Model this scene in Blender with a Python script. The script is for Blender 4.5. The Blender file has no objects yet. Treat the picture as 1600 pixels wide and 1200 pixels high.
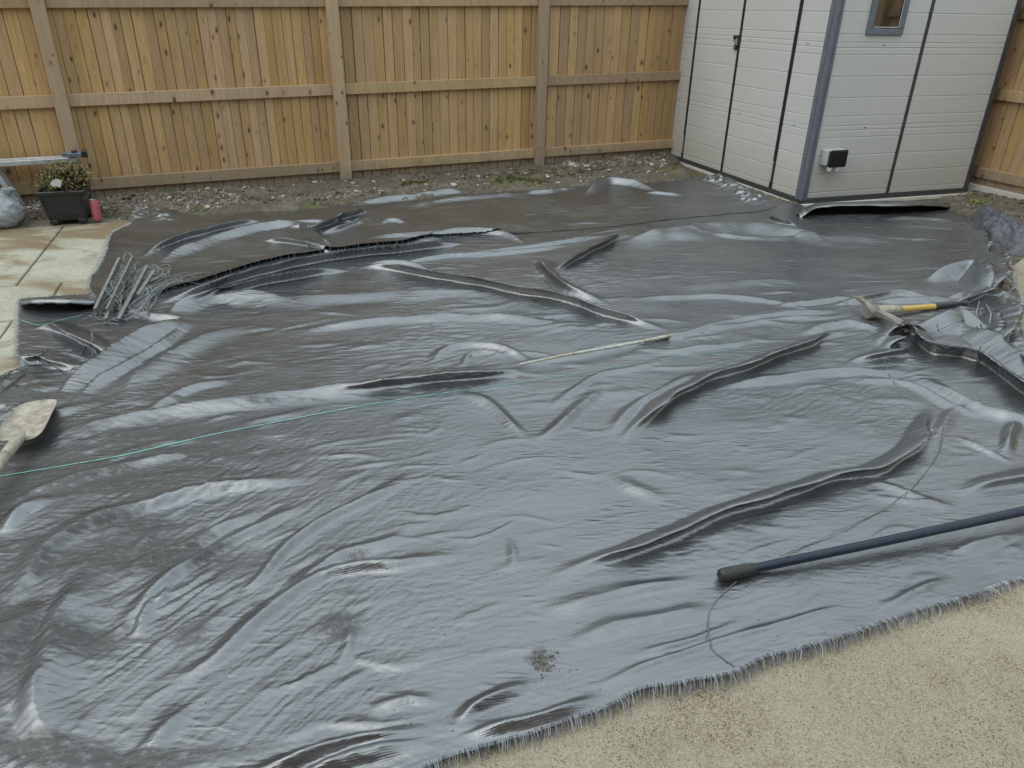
import bpy, bmesh, math, random
import numpy as np
from mathutils import Vector, Matrix
random.seed(7)
rng = np.random.default_rng(11)
S = bpy.context.scene
COL = S.collection
rad = math.radians

# ------------------------------------------------------------------ camera
F_, PIT, ROL, CH = 1150.9, 0.46921, -0.01781, 1.5
cp, sp = math.cos(PIT), math.sin(PIT)
fw = np.array([0, cp, -sp]); rt = np.array([1., 0, 0]); dn = np.array([0, -sp, -cp])
R2 = math.cos(ROL) * rt + math.sin(ROL) * dn
D2 = -math.sin(ROL) * rt + math.cos(ROL) * dn
CAM = np.array([0, 0, CH])
cam = bpy.data.cameras.new('camera'); cam.sensor_width = 36; cam.lens = F_ / 1600 * 36
cam.clip_start = 0.02; cam.clip_end = 3000
co = bpy.data.objects.new('camera', cam); COL.objects.link(co)
M = Matrix.Identity(4)
for i in range(3):
    M[i][0] = R2[i]; M[i][1] = -D2[i]; M[i][2] = -fw[i]; M[i][3] = CAM[i]
co.matrix_world = M
S.camera = co

# ------------------------------------------------------------------ light
SUN_EL, SUN_AZ = 55, 238          # soft cloud-veiled sun, behind and left of the viewer
W = bpy.data.worlds.new('World'); S.world = W; W.use_nodes = True
nt = W.node_tree; nt.nodes.clear()
out = nt.nodes.new('ShaderNodeOutputWorld'); bg = nt.nodes.new('ShaderNodeBackground')
sky = nt.nodes.new('ShaderNodeTexSky'); sky.sky_type = 'NISHITA'; sky.sun_disc = False
sky.sun_elevation = rad(SUN_EL); sky.sun_rotation = rad(SUN_AZ); sky.dust_density = 5; sky.air_density = 1.0
# overcast: a cloud layer brighter towards the zenith, mixed over the clear sky
tc = nt.nodes.new('ShaderNodeTexCoord'); sx = nt.nodes.new('ShaderNodeSeparateXYZ')
nt.links.new(tc.outputs['Generated'], sx.inputs[0])
cn = nt.nodes.new('ShaderNodeTexNoise'); cn.inputs['Scale'].default_value = 2.2; cn.inputs['Detail'].default_value = 5
nt.links.new(tc.outputs['Generated'], cn.inputs['Vector'])
mr = nt.nodes.new('ShaderNodeMapRange'); mr.inputs[1].default_value = 0.0; mr.inputs[2].default_value = 1.0
mr.inputs[3].default_value = 5.2; mr.inputs[4].default_value = 11.5
nt.links.new(sx.outputs['Z'], mr.inputs[0])
mm = nt.nodes.new('ShaderNodeMapRange'); mm.inputs[1].default_value = .3; mm.inputs[2].default_value = .7
mm.inputs[3].default_value = .82; mm.inputs[4].default_value = 1.18
nt.links.new(cn.outputs[0], mm.inputs[0])
mu = nt.nodes.new('ShaderNodeMath'); mu.operation = 'MULTIPLY'
nt.links.new(mr.outputs[0], mu.inputs[0]); nt.links.new(mm.outputs[0], mu.inputs[1])
vm = nt.nodes.new('ShaderNodeVectorMath'); vm.operation = 'SCALE'; vm.inputs[0].default_value = (.84, .975, 1.05)
nt.links.new(mu.outputs[0], vm.inputs['Scale'])
mx = nt.nodes.new('ShaderNodeMixRGB'); mx.inputs[0].default_value = .84
nt.links.new(sky.outputs[0], mx.inputs[1]); nt.links.new(vm.outputs[0], mx.inputs[2])
nt.links.new(mx.outputs[0], bg.inputs[0]); bg.inputs[1].default_value = 0.10
nt.links.new(bg.outputs[0], out.inputs[0])
sun = bpy.data.lights.new('sun', 'SUN'); sun.energy = 0.65; sun.angle = rad(70); sun.color = (1, .93, .82)
so = bpy.data.objects.new('sun', sun); COL.objects.link(so)
a, e = rad(SUN_AZ), rad(SUN_EL)
so.rotation_euler = Vector((math.sin(a) * math.cos(e), math.cos(a) * math.cos(e), math.sin(e))).to_track_quat('Z', 'Y').to_euler()
S.view_settings.view_transform = 'Standard'; S.view_settings.look = 'None'
S.view_settings.exposure = 0.58; S.view_settings.gamma = 1
S.view_settings.use_curve_mapping = False
S.render.engine = 'CYCLES'
S.cycles.max_bounces = 6

# ------------------------------------------------------------------ geometry helpers
def ray(x, y): return (x - 800) / F_ * R2 + (y - 600) / F_ * D2 + fw
def G(x, y, z=0.):
    d = ray(x, y); return CAM + d * ((z - CH) / d[2])
def wall_pt(x, y, p0, az):
    n = np.array([math.cos(az), -math.sin(az), 0]); d = ray(x, y)
    return CAM + d * ((n @ (np.asarray(p0) - CAM)) / (n @ d))

def mesh_obj(name, V, Fc, mat, parent=None, smooth=False):
    me = bpy.data.meshes.new(name); me.from_pydata([tuple(v) for v in V], [], [tuple(f) for f in Fc]); me.update()
    if smooth: me.polygons.foreach_set('use_smooth', [True] * len(me.polygons))
    return link(name, me, mat, parent)
def link(name, me, mat=None, parent=None):
    if mat and not me.materials: me.materials.append(mat)
    o = bpy.data.objects.new(name, me); COL.objects.link(o)
    if parent: o.parent = parent
    return o
def thing(name, label, cat, loc=(0, 0, 0), rz=0, group=None):
    o = bpy.data.objects.new(name, None); COL.objects.link(o); o.empty_display_size = .1
    o.location = loc; o.rotation_euler = (0, 0, rz)
    return tag(o, label, cat, group)
def tag(o, label=None, cat=None, group=None, kind=None):
    if label: o['label'] = label
    if cat: o['category'] = cat
    if group: o['group'] = group
    if kind: o['kind'] = kind
    return o
class MB:
    """collects primitives into one mesh"""
    def __init__(s): s.v = []; s.f = []
    def box(s, a, b, m=None, taper=None):
        x0, y0, z0 = a; x1, y1, z1 = b; n = len(s.v)
        P = [(x0, y0, z0), (x1, y0, z0), (x1, y1, z0), (x0, y1, z0), (x0, y0, z1), (x1, y0, z1), (x1, y1, z1), (x0, y1, z1)]
        if m is not None: P = [tuple(m @ Vector(p)) for p in P]
        s.v += P
        s.f += [tuple(n + i for i in q) for q in ((0, 3, 2, 1), (4, 5, 6, 7), (0, 1, 5, 4), (1, 2, 6, 5), (2, 3, 7, 6), (3, 0, 4, 7))]
        return s
    def bar(s, p, q, w, h, up=(0, 0, 1)):
        p = Vector(p); q = Vector(q); d = (q - p); L = d.length; d.normalize()
        u = Vector(up); sd = d.cross(u).normalized(); u = sd.cross(d)
        m = Matrix((( d.x, sd.x, u.x, p.x), (d.y, sd.y, u.y, p.y), (d.z, sd.z, u.z, p.z), (0, 0, 0, 1)))
        return s.box((0, -w / 2, -h / 2), (L, w / 2, h / 2), m)
    def tube(s, pts, r, n=6, caps=True):
        pts = [Vector(p) for p in pts]; N = len(pts); b = len(s.v)
        rr = r if hasattr(r, '__len__') else [r] * N
        pu = None
        for i, p in enumerate(pts):
            t = (pts[min(i + 1, N - 1)] - pts[max(i - 1, 0)]).normalized()
            if pu is None:
                pu = t.orthogonal().normalized()
            pu = (pu - t * pu.dot(t)); pu = pu.normalized() if pu.length > 1e-6 else t.orthogonal().normalized()
            w = t.cross(pu)
            for k in range(n):
                a = 2 * math.pi * k / n
                s.v.append(tuple(p + (pu * math.cos(a) + w * math.sin(a)) * rr[i]))
        for i in range(N - 1):
            for k in range(n):
                a0 = b + i * n + k; a1 = b + i * n + (k + 1) % n
                s.f.append((a0, a1, a1 + n, a0 + n))
        if caps:
            s.f.append(tuple(b + k for k in range(n))[::-1]); s.f.append(tuple(b + (N - 1) * n + k for k in range(n)))
        return s
    def lathe(s, prof, c=(0, 0, 0), n=20, m=None):
        b = len(s.v)
        for r, z in prof:
            for k in range(n):
                a = 2 * math.pi * k / n
                p = Vector((c[0] + r * math.cos(a), c[1] + r * math.sin(a), c[2] + z))
                s.v.append(tuple(m @ p if m is not None else p))
        for i in range(len(prof) - 1):
            for k in range(n):
                a0 = b + i * n + k; a1 = b + i * n + (k + 1) % n
                s.f.append((a0, a1, a1 + n, a0 + n))
        return s
    def prism(s, poly, x0, x1, m=None):
        """poly in (y,z), extruded along x"""
        b = len(s.v); n = len(poly)
        for x in (x0, x1):
            for y, z in poly:
                p = Vector((x, y, z)); s.v.append(tuple(m @ p if m is not None else p))
        for k in range(n): s.f.append((b + k, b + (k + 1) % n, b + n + (k + 1) % n, b + n + k))
        s.f.append(tuple(range(b, b + n))[::-1]); s.f.append(tuple(range(b + n, b + 2 * n)))
        return s
    def build(s, name, mat, parent=None, smooth=False, bevel=0):
        o = mesh_obj(name, s.v, s.f, mat, parent, smooth)
        me = o.data; bm = bmesh.new(); bm.from_mesh(me); bmesh.ops.recalc_face_normals(bm, faces=bm.faces)
        if bevel: bmesh.ops.bevel(bm, geom=list(bm.edges), offset=bevel, segments=1, affect='EDGES', clamp_overlap=True)
        bm.to_mesh(me); bm.free()
        if smooth:
            me.polygons.foreach_set('use_smooth', [True] * len(me.polygons))
            try: me.set_sharp_from_angle(angle=rad(40))
            except Exception: pass
        return o

# noise on numpy arrays (gradient noise)
PERM = rng.permutation(512); GA = rng.random(512) * 2 * np.pi
def pnoise(x, y, seed=0):
    xi = np.floor(x).astype(np.int64); yi = np.floor(y).astype(np.int64)
    xf = x - xi; yf = y - yi
    def g(ix, iy, fx, fy):
        h = GA[(PERM[(PERM[(ix + seed * 37) & 511] + iy) & 511])]
        return np.cos(h) * fx + np.sin(h) * fy
    u = xf * xf * xf * (xf * (xf * 6 - 15) + 10); v = yf * yf * yf * (yf * (yf * 6 - 15) + 10)
    a = g(xi, yi, xf, yf); b = g(xi + 1, yi, xf - 1, yf); c = g(xi, yi + 1, xf, yf - 1); d = g(xi + 1, yi + 1, xf - 1, yf - 1)
    return (a + (b - a) * u + (c + (d - c) * u - a - (b - a) * u) * v) * 1.5
def fbm(x, y, o=3, seed=0):
    r = 0; a = 1; s = 0
    for i in range(o): r = r + a * pnoise(x * 2 ** i, y * 2 ** i, seed + i * 3); s += a; a *= .5
    return r / s
def sstep(a, b, x):
    t = np.clip((x - a) / (b - a), 0, 1); return t * t * (3 - 2 * t)

# ------------------------------------------------------------------ materials
def new_mat(name, rough=.6, col=(.5, .5, .5), spec=.5, metal=0):
    m = bpy.data.materials.new(name); m.use_nodes = True
    b = m.node_tree.nodes['Principled BSDF']
    b.inputs['Base Color'].default_value = (*col, 1); b.inputs['Roughness'].default_value = rough
    b.inputs['Metallic'].default_value = metal
    b.inputs['Specular IOR Level'].default_value = spec
    return m, m.node_tree, b
def N(t, k, **kw):
    n = t.nodes.new(k)
    for a, v in kw.items():
        if a.startswith('i_'): n.inputs[a[2:]].default_value = v
        else: setattr(n, a, v)
    return n
def L(t, a, b): t.links.new(a, b)
def ramp(t, src, stops):
    r = t.nodes.new('ShaderNodeValToRGB'); e = r.color_ramp.elements
    while len(e) < len(stops): e.new(.5)
    for i, (p, c) in enumerate(stops):
        e[i].position = p; e[i].color = (*c, 1) if len(c) == 3 else c
    L(t, src, r.inputs[0]); return r.outputs[0]
def noise(t, vec, scale, detail=4, rough=.55, dist=0):
    n = N(t, 'ShaderNodeTexNoise'); n.inputs['Scale'].default_value = scale; n.inputs['Detail'].default_value = detail
    n.inputs['Roughness'].default_value = rough; n.inputs['Distortion'].default_value = dist
    if vec is not None: L(t, vec, n.inputs['Vector'])
    return n.outputs[0]
def mapping(t, vec, scale=(1, 1, 1), rot=(0, 0, 0), loc=(0, 0, 0)):
    n = N(t, 'ShaderNodeMapping'); n.inputs['Scale'].default_value = scale; n.inputs['Rotation'].default_value = rot
    n.inputs['Location'].default_value = loc
    L(t, vec, n.inputs['Vector']); return n.outputs[0]
def objco(t): return N(t, 'ShaderNodeTexCoord').outputs['Object']
def mixc(t, f, a, b, mode='MIX'):
    m = N(t, 'ShaderNodeMixRGB', blend_type=mode)
    for i, v in ((0, f), (1, a), (2, b)):
        if isinstance(v, (int, float)): m.inputs[i].default_value = v
        elif isinstance(v, tuple): m.inputs[i].default_value = (*v, 1)
        else: L(t, v, m.inputs[i])
    return m.outputs[0]
def mth(t, op, a, b=None, c=None):
    m = N(t, 'ShaderNodeMath', operation=op)
    for i, v in ((0, a), (1, b), (2, c)):
        if v is None: continue
        if isinstance(v, (int, float)): m.inputs[i].default_value = v
        else: L(t, v, m.inputs[i])
    return m.outputs[0]
def bump(t, b, h, strength=.5, dist=.01):
    n = N(t, 'ShaderNodeBump'); n.inputs['Strength'].default_value = strength; n.inputs['Distance'].default_value = dist
    L(t, h, n.inputs['Height']); L(t, n.outputs[0], b.inputs['Normal']); return n

def wood_mat(name, base, dark, knot=True, grey=0.0, dirt=True):
    m, t, b = new_mat(name, .75)
    oc = objco(t); oi = N(t, 'ShaderNodeObjectInfo')
    off = N(t, 'ShaderNodeVectorMath', operation='SCALE'); off.inputs[0].default_value = (13.1, 7.7, 23.3)
    L(t, oi.outputs['Random'], off.inputs['Scale'])
    ad = N(t, 'ShaderNodeVectorMath', operation='ADD'); L(t, oc, ad.inputs[0]); L(t, off.outputs[0], ad.inputs[1])
    v = ad.outputs[0]
    # knots: cells stretched along the board
    kv = mapping(t, v, (13, 13, 7.5))
    vo = N(t, 'ShaderNodeTexVoronoi', feature='F1'); vo.inputs['Scale'].default_value = 1; L(t, kv, vo.inputs['Vector'])
    vo.inputs['Randomness'].default_value = 1
    sep = N(t, 'ShaderNodeSeparateColor'); L(t, vo.outputs['Color'], sep.inputs[0])
    few = mth(t, 'GREATER_THAN', sep.outputs[0], .38)
    size = mth(t, 'MULTIPLY_ADD', sep.outputs[1], .17, .075)
    kd = mth(t, 'DIVIDE', vo.outputs['Distance'], size)
    kmask = mth(t, 'MULTIPLY', few, ramp(t, kd, [(.55, (1, 1, 1)), (1.0, (0, 0, 0))]))
    halo = mth(t, 'MULTIPLY', few, ramp(t, mth(t, 'MULTIPLY', kd, .5), [(.3, (1, 1, 1)), (1.0, (0, 0, 0))]))
    # grain, bent round the knots
    gv = mapping(t, v, (60, 60, 2.2))
    gd = N(t, 'ShaderNodeVectorMath', operation='ADD'); L(t, gv, gd.inputs[0])
    hs = N(t, 'ShaderNodeVectorMath', operation='SCALE'); hs.inputs[0].default_value = (2, 2, .4); L(t, halo, hs.inputs['Scale'])
    L(t, hs.outputs[0], gd.inputs[1])
    g = noise(t, gd.outputs[0], 1.0, 5, .65, 1.2)
    big = noise(t, mapping(t, v, (7, 7, 1.1)), 1.0, 3, .5)
    c = mixc(t, ramp(t, g, [(.3, (0, 0, 0)), (.72, (1, 1, 1))]), dark, base)
    c = mixc(t, ramp(t, big, [(.35, (0, 0, 0)), (.7, (1, 1, 1))]), mixc(t, .30, c, dark), c)
    hv = N(t, 'ShaderNodeHueSaturation'); L(t, c, hv.inputs['Color'])
    L(t, mth(t, 'MULTIPLY_ADD', oi.outputs['Random'], .32, .82), hv.inputs['Value'])
    wn = N(t, 'ShaderNodeTexWhiteNoise', noise_dimensions='1D'); L(t, oi.outputs['Random'], wn.inputs['W'])
    L(t, mth(t, 'MULTIPLY_ADD', wn.outputs[0], .16, .84 - grey), hv.inputs['Saturation'])
    L(t, mth(t, 'MULTIPLY_ADD', wn.outputs[0], .008, .497), hv.inputs['Hue'])
    c = hv.outputs[0]
    if knot:
        c = mixc(t, mth(t, 'MULTIPLY', halo, .35), c, (dark[0] * .7, dark[1] * .55, dark[2] * .5))
        c = mixc(t, mth(t, 'MULTIPLY', kmask, .9), c, (.085, .042, .02))
    if dirt:   # mud splashed up the foot
        wc = N(t, 'ShaderNodeNewGeometry'); sp_ = N(t, 'ShaderNodeSeparateXYZ'); L(t, wc.outputs['Position'], sp_.inputs[0])
        dn_ = noise(t, wc.outputs['Position'], 9, 5, .7)
        dm = mth(t, 'ADD', sp_.outputs['Z'], mth(t, 'MULTIPLY_ADD', dn_, -.45, .18))
        c = mixc(t, ramp(t, dm, [(0.0, (.75, .75, .75)), (.17, (0, 0, 0))]), c, (.24, .21, .165))
        bl = noise(t, wc.outputs['Position'], 2.3, 3, .5)
        c = mixc(t, ramp(t, bl, [(.5, (0, 0, 0)), (.8, (.4, .4, .4))]), c, mixc(t, 1.0, c, (.72, .74, .7), 'MULTIPLY'))
    L(t, c, b.inputs['Base Color'])
    bump(t, b, mth(t, 'ADD', g, mth(t, 'MULTIPLY', kmask, -.5)), .35, .002)
    return m
M_board = wood_mat('board_wood', (.60, .385, .165), (.38, .22, .08))
M_post = wood_mat('post_wood', (.50, .355, .205), (.35, .24, .13), grey=.04)
M_rail = wood_mat('rail_wood', (.52, .36, .19), (.34, .225, .112), grey=.0)

def fabric_mat():
    m, t, b = new_mat('woven_fabric', .3)
    g = N(t, 'ShaderNodeNewGeometry'); v = g.outputs['Position']
    vr = mapping(t, v, rot=(0, 0, rad(-18)))
    # weave: flat tapes crossing, 4 mm
    w1 = N(t, 'ShaderNodeTexWave', wave_type='BANDS', bands_direction='X', wave_profile='SIN'); w1.inputs['Scale'].default_value = 75
    w2 = N(t, 'ShaderNodeTexWave', wave_type='BANDS', bands_direction='Y', wave_profile='SIN'); w2.inputs['Scale'].default_value = 75
    for w in (w1, w2):
        w.inputs['Distortion'].default_value = .5; w.inputs['Detail'].default_value = 1; w.inputs['Detail Scale'].default_value = .02
        L(t, vr, w.inputs['Vector'])
    weave = mth(t, 'MULTIPLY', w1.outputs['Fac'], w2.outputs['Fac'])
    # heavier warp lines here and there
    st = noise(t, mapping(t, vr, (3.2, 95, 1)), 1, 3, .6)
    st2 = noise(t, mapping(t, vr, (80, 2.5, 1)), 1, 3, .6)
    st3 = noise(t, mapping(t, vr, (5, 240, 1)), 1, 2, .6)
    # thin film of mud
    mud = noise(t, mapping(t, v, (1.1, 1.9, 1), (0, 0, rad(15))), 1.0, 6, .62, .6)
    mudm = ramp(t, mud, [(.46, (0, 0, 0)), (.66, (1, 1, 1))])
    spec_ = noise(t, v, 55, 4, .75)
    base = mixc(t, mth(t, 'MULTIPLY', mudm, .75), (.034, .039, .042), (.082, .086, .083))
    base = mixc(t, ramp(t, spec_, [(.62, (0, 0, 0)), (.78, (.5, .5, .5))]), base, (.19, .18, .16))
    base = mixc(t, mth(t, 'MULTIPLY', weave, .35), base, mixc(t, 1., base, (.45, .45, .45), 'MULTIPLY'))
    # dried mud washed over the cloth: matt, with an outline of its own
    vx = N(t, 'ShaderNodeSeparateXYZ'); L(t, v, vx.inputs[0])
    bias = mth(t, 'MULTIPLY', mth(t, 'MINIMUM', mth(t, 'MAXIMUM', mth(t, 'SUBTRACT', -.40, vx.outputs['X']), 0), .8), .26)
    bias = mth(t, 'MULTIPLY', bias, mth(t, 'LESS_THAN', vx.outputs['Y'], 2.75))
    mn = noise(t, mapping(t, v, (1.1, 3.4, 1), (0, 0, rad(-62))), 1, 7, .66, .5)
    mudb = ramp(t, mth(t, 'ADD', mn, bias), [(.64, (0, 0, 0)), (.71, (1, 1, 1))])
    fleck = noise(t, mapping(t, v, (28, 46, 1), (0, 0, rad(-20))), 1, 4, .7)
    for (px_, py_, rr_) in ((528, 985, .075), (1478, 588, .07), (846, 1038, .045), (560, 880, .04), (300, 1000, .06)):
        q_ = G(px_, py_); dv = N(t, 'ShaderNodeVectorMath', operation='DISTANCE'); L(t, v, dv.inputs[0]); dv.inputs[1].default_value = (q_[0], q_[1], .02)
        sp2 = ramp(t, mth(t, 'ADD', mth(t, 'DIVIDE', dv.outputs['Value'], rr_ * 2), mth(t, 'MULTIPLY_ADD', fleck, 1.6, -.7)), [(.35, (.85, .85, .85)), (.6, (0, 0, 0))])
        mudb = mth(t, 'MAXIMUM', mudb, sp2)
    mudb = mth(t, 'MULTIPLY', mudb, ramp(t, fleck, [(.30, (.25, .25, .25)), (.50, (1, 1, 1))]))
    base = mixc(t, mudb, base, mixc(t, fleck, (.040, .037, .032), (.085, .078, .066)))
    tap = mth(t, 'ADD', mth(t, 'MULTIPLY', st, .5), mth(t, 'MULTIPLY', st3, .5))
    base = mixc(t, ramp(t, tap, [(.38, (0, 0, 0)), (.62, (1, 1, 1))]), mixc(t, 1., base, (.55, .55, .55), 'MULTIPLY'), mixc(t, .35, base, (.13, .145, .15)))
    L(t, base, b.inputs['Base Color'])
    L(t, mth(t, 'MULTIPLY_ADD', mudb, -.38, .5), b.inputs['Specular IOR Level'])
    rn = noise(t, v, 7, 4, .6)
    r = mth(t, 'MULTIPLY_ADD', rn, .20, .03)
    r = mth(t, 'ADD', r, mth(t, 'MULTIPLY', mudm, .10))
    r = mth(t, 'ADD', r, mth(t, 'MULTIPLY', mudb, .30))
    r = mth(t, 'ADD', r, mth(t, 'MULTIPLY_ADD', tap, .5, -.22))
    r = mth(t, 'MAXIMUM', r, .04)
    L(t, r, b.inputs['Roughness'])
    b.inputs['IOR'].default_value = 2.6
    fine = noise(t, mapping(t, v, (60, 95, 60), (0, 0, rad(20))), 1, 4, .6, .4)
    h = mth(t, 'ADD', mth(t, 'MULTIPLY', weave, .00030), mth(t, 'ADD', mth(t, 'MULTIPLY', st, .00065), mth(t, 'MULTIPLY', st3, .00022)))
    h = mth(t, 'ADD', h, mth(t, 'MULTIPLY', st2, .00022))
    h = mth(t, 'ADD', h, mth(t, 'MULTIPLY', fine, .0012))
    # short sharp creases, finer than the mesh
    for k, (an, sc, amp, thr) in enumerate(((14, (11, 40, 1), .0040, .53), (-28, (13, 36, 1), .0036, .55), (50, (10, 46, 1), .0042, .52), (80, (16, 34, 1), .0022, .58))):
        rn_ = N(t, 'ShaderNodeTexNoise'); rn_.noise_type = 'RIDGED_MULTIFRACTAL'; rn_.normalize = True
        rn_.inputs['Scale'].default_value = 1; rn_.inputs['Detail'].default_value = 2.5; rn_.inputs['Roughness'].default_value = .55; rn_.inputs['Distortion'].default_value = .35
        L(t, mapping(t, v, sc, (0, 0, rad(-an))), rn_.inputs['Vector'])
        wh = noise(t, mapping(t, v, (2.2, 3.1, 1), loc=(k * 5.3, k * 2.1, 0)), 1, 3, .55)
        mk = ramp(t, wh, [(thr - .06, (0, 0, 0)), (thr + .14, (1, 1, 1))])
        h = mth(t, 'ADD', h, mth(t, 'MULTIPLY', mth(t, 'MULTIPLY', rn_.outputs[0], mk), amp))
    bump(t, b, h, 1.0, 1.0)
    return m
M_fab = fabric_mat()

def simple_mat(name, c1, c2, scale=20, rough=.5, spec=.5, metal=0, bmp=.2, bd=.002, detail=5, rvar=.15):
    m, t, b = new_mat(name, rough, c1, spec, metal)
    v = objco(t); n = noise(t, v, scale, detail, .6)
    L(t, ramp(t, n, [(.35, c1), (.68, c2)]), b.inputs['Base Color'])
    n2 = noise(t, v, scale * .37, 4, .6)
    L(t, mth(t, 'MULTIPLY_ADD', n2, rvar * 2, rough - rvar), b.inputs['Roughness'])
    if bmp: bump(t, b, n, bmp, bd)
    return m
M_fringe, t_, b_ = new_mat('frayed_tape', .35)
g_ = N(t_, 'ShaderNodeNewGeometry'); L(t_, ramp(t_, g_.outputs['Random Per Island'], [(0, (.03, .03, .032)), (.3, (.10, .11, .12)), (.6, (.26, .28, .30)), (1, (.46, .49, .51))]), b_.inputs['Base Color'])
b_.inputs['IOR'].default_value = 1.9
M_dark = simple_mat('dark_plastic', (.018, .02, .021), (.035, .037, .037), 30, .38)
M_seam = simple_mat('seam_strip', (.03, .034, .036), (.055, .06, .062), 30, .45)
M_corner = simple_mat('corner_resin', (.11, .13, .16), (.15, .17, .195), 14, .45, bmp=.1)
M_metal = simple_mat('aluminium', (.42, .43, .44), (.62, .63, .64), 12, .42, metal=.55, bmp=.05)
M_rubber = simple_mat('muddy_rubber', (.014, .016, .014), (.040, .040, .032), 35, .5, bmp=.3)
M_blue = simple_mat('blue_glassfibre', (.004, .009, .024), (.011, .018, .036), 25, .28, bmp=.05)
M_mudtool = simple_mat('dried_render', (.22, .195, .15), (.46, .42, .34), 26, .8, bmp=.7, bd=.004, detail=8)
M_yellow = simple_mat('yellow_handle', (.55, .36, .05), (.48, .36, .12), 12, .5, bmp=.1)
M_steel = simple_mat('muddy_steel', (.14, .128, .105), (.27, .245, .20), 30, .6, bmp=.4)
M_stick = simple_mat('painted_stick', (.50, .53, .47), (.28, .23, .15), 26, .5, bmp=.3)
M_wire = simple_mat('grey_wire', (.19, .21, .21), (.38, .41, .40), 40, .45)
M_thread = simple_mat('loose_tape', (.10, .10, .09), (.20, .20, .18), 40, .45)
M_teal = simple_mat('teal_tape', (.20, .46, .40), (.30, .56, .49), 18, .4, bmp=.05)
M_white = simple_mat('white_paper', (.62, .65, .64), (.76, .78, .77), 30, .6, bmp=.1)
M_pink = simple_mat('faded_pink_can', (.42, .085, .12), (.52, .16, .18), 45, .42, bmp=.05)
M_tin = simple_mat('can_metal', (.45, .45, .45), (.6, .6, .6), 30, .35, metal=.8, bmp=0)
M_board_base = simple_mat('pale_base_board', (.55, .53, .47), (.68, .66, .60), 9, .6)

def resin_panel_mat():
    m, t, b = new_mat('cream_resin', .42, (.6, .6, .58))
    v = objco(t)
    gr = noise(t, mapping(t, v, (2.2, 2.2, 75)), 1, 5, .7, .6)
    st = noise(t, v, 2.0, 4, .6)
    c = mixc(t, ramp(t, gr, [(.3, (0, 0, 0)), (.7, (1, 1, 1))]), (.49, .50, .49), (.545, .55, .535))
    c = mixc(t, ramp(t, st, [(.45, (0, 0, 0)), (.75, (.5, .5, .5))]), c, (.50, .50, .47))
    geo = N(t, 'ShaderNodeNewGeometry'); s3 = N(t, 'ShaderNodeSeparateXYZ'); L(t, geo.outputs['Position'], s3.inputs[0])
    dz = mth(t, 'ADD', s3.outputs['Z'], mth(t, 'MULTIPLY', noise(t, v, 8, 5, .7), -.35))
    c = mixc(t, ramp(t, dz, [(0, (.45, .45, .45)), (.25, (0, 0, 0))]), c, (.42, .40, .34))
    L(t, c, b.inputs['Base Color']); bump(t, b, gr, .35, .003); return m
M_resin = resin_panel_mat()

def patio_mat(name, stains=True):
    m, t, b = new_mat(name, .85)
    g = N(t, 'ShaderNodeNewGeometry'); v = g.outputs['Position']
    oi = N(t, 'ShaderNodeObjectInfo')
    n1 = noise(t, v, 3, 6, .65, .4); n2 = noise(t, v, 34, 5, .7)
    c = mixc(t, ramp(t, n1, [(.35, (0, 0, 0)), (.65, (1, 1, 1))]), (.34, .325, .245), (.475, .455, .36))
    c = mixc(t, ramp(t, n2, [(.38, (.6, .6, .6)), (.60, (0, 0, 0))]), c, (.25, .245, .19))
    # brown wet-earth stains, stretched across the slabs
    sn = noise(t, mapping(t, v, (1.5, 3.0, 1), (0, 0, rad(20))), 1.0, 6, .6, .6)
    sxy = N(t, 'ShaderNodeSeparateXYZ'); L(t, v, sxy.inputs[0])
    sn = mth(t, 'ADD', sn, mth(t, 'MULTIPLY', mth(t, 'MAXIMUM', mth(t, 'SUBTRACT', sxy.outputs['Y'], 4.75), 0), .20))
    c = mixc(t, ramp(t, sn, [(.50, (0, 0, 0)), (.60, (.85, .85, .85))]), c, (.20, .145, .075))
    L(t, c, b.inputs['Base Color'])
    L(t, ramp(t, sn, [(.50, (.85, .85, .85)), (.60, (.5, .5, .5))]), b.inputs['Roughness'])
    bump(t, b, mth(t, 'ADD', n2, n1), .4, .004); return m
M_slab = patio_mat('sandstone_slab')

def resin_ground_mat():
    m, t, b = new_mat('sandy_concrete', .9)
    g = N(t, 'ShaderNodeNewGeometry'); v = g.outputs['Position']
    vo = N(t, 'ShaderNodeTexVoronoi'); vo.inputs['Scale'].default_value = 380; L(t, v, vo.inputs['Vector'])
    sep = N(t, 'ShaderNodeSeparateColor'); L(t, vo.outputs['Color'], sep.inputs[0])
    n2 = noise(t, v, 220, 3, .7); n1 = noise(t, v, 2.6, 5, .6)
    gm = mth(t, 'ADD', mth(t, 'MULTIPLY', sep.outputs[0], .5), mth(t, 'MULTIPLY', n2, .5))
    c = ramp(t, gm, [(.2, (.22, .18, .12)), (.40, (.345, .30, .215)), (.75, (.47, .42, .315))])
    # patches where the coarse grit is exposed
    pn = noise(t, mapping(t, v, (2.6, 1.9, 1)), 1.0, 5, .62)
    pm = ramp(t, pn, [(.50, (0, 0, 0)), (.60, (1, 1, 1))])
    v3 = N(t, 'ShaderNodeTexVoronoi'); v3.inputs['Scale'].default_value = 150; L(t, v, v3.inputs['Vector'])
    grit = ramp(t, v3.outputs['Distance'], [(.25, (.44, .36, .25)), (.6, (.15, .115, .07))])
    c = mixc(t, mth(t, 'MULTIPLY', pm, mth(t, 'GREATER_THAN', sep.outputs[1], .45)), c, grit)
    c = mixc(t, ramp(t, n1, [(.4, (.35, .35, .35)), (.6, (0, 0, 0))]), c, mixc(t, 1, c, (.78, .77, .74), 'MULTIPLY'))
    L(t, c, b.inputs['Base Color'])
    bump(t, b, mth(t, 'ADD', vo.outputs['Distance'], mth(t, 'MULTIPLY', v3.outputs['Distance'], pm)), .8, .003); return m
M_conc = resin_ground_mat()

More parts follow.
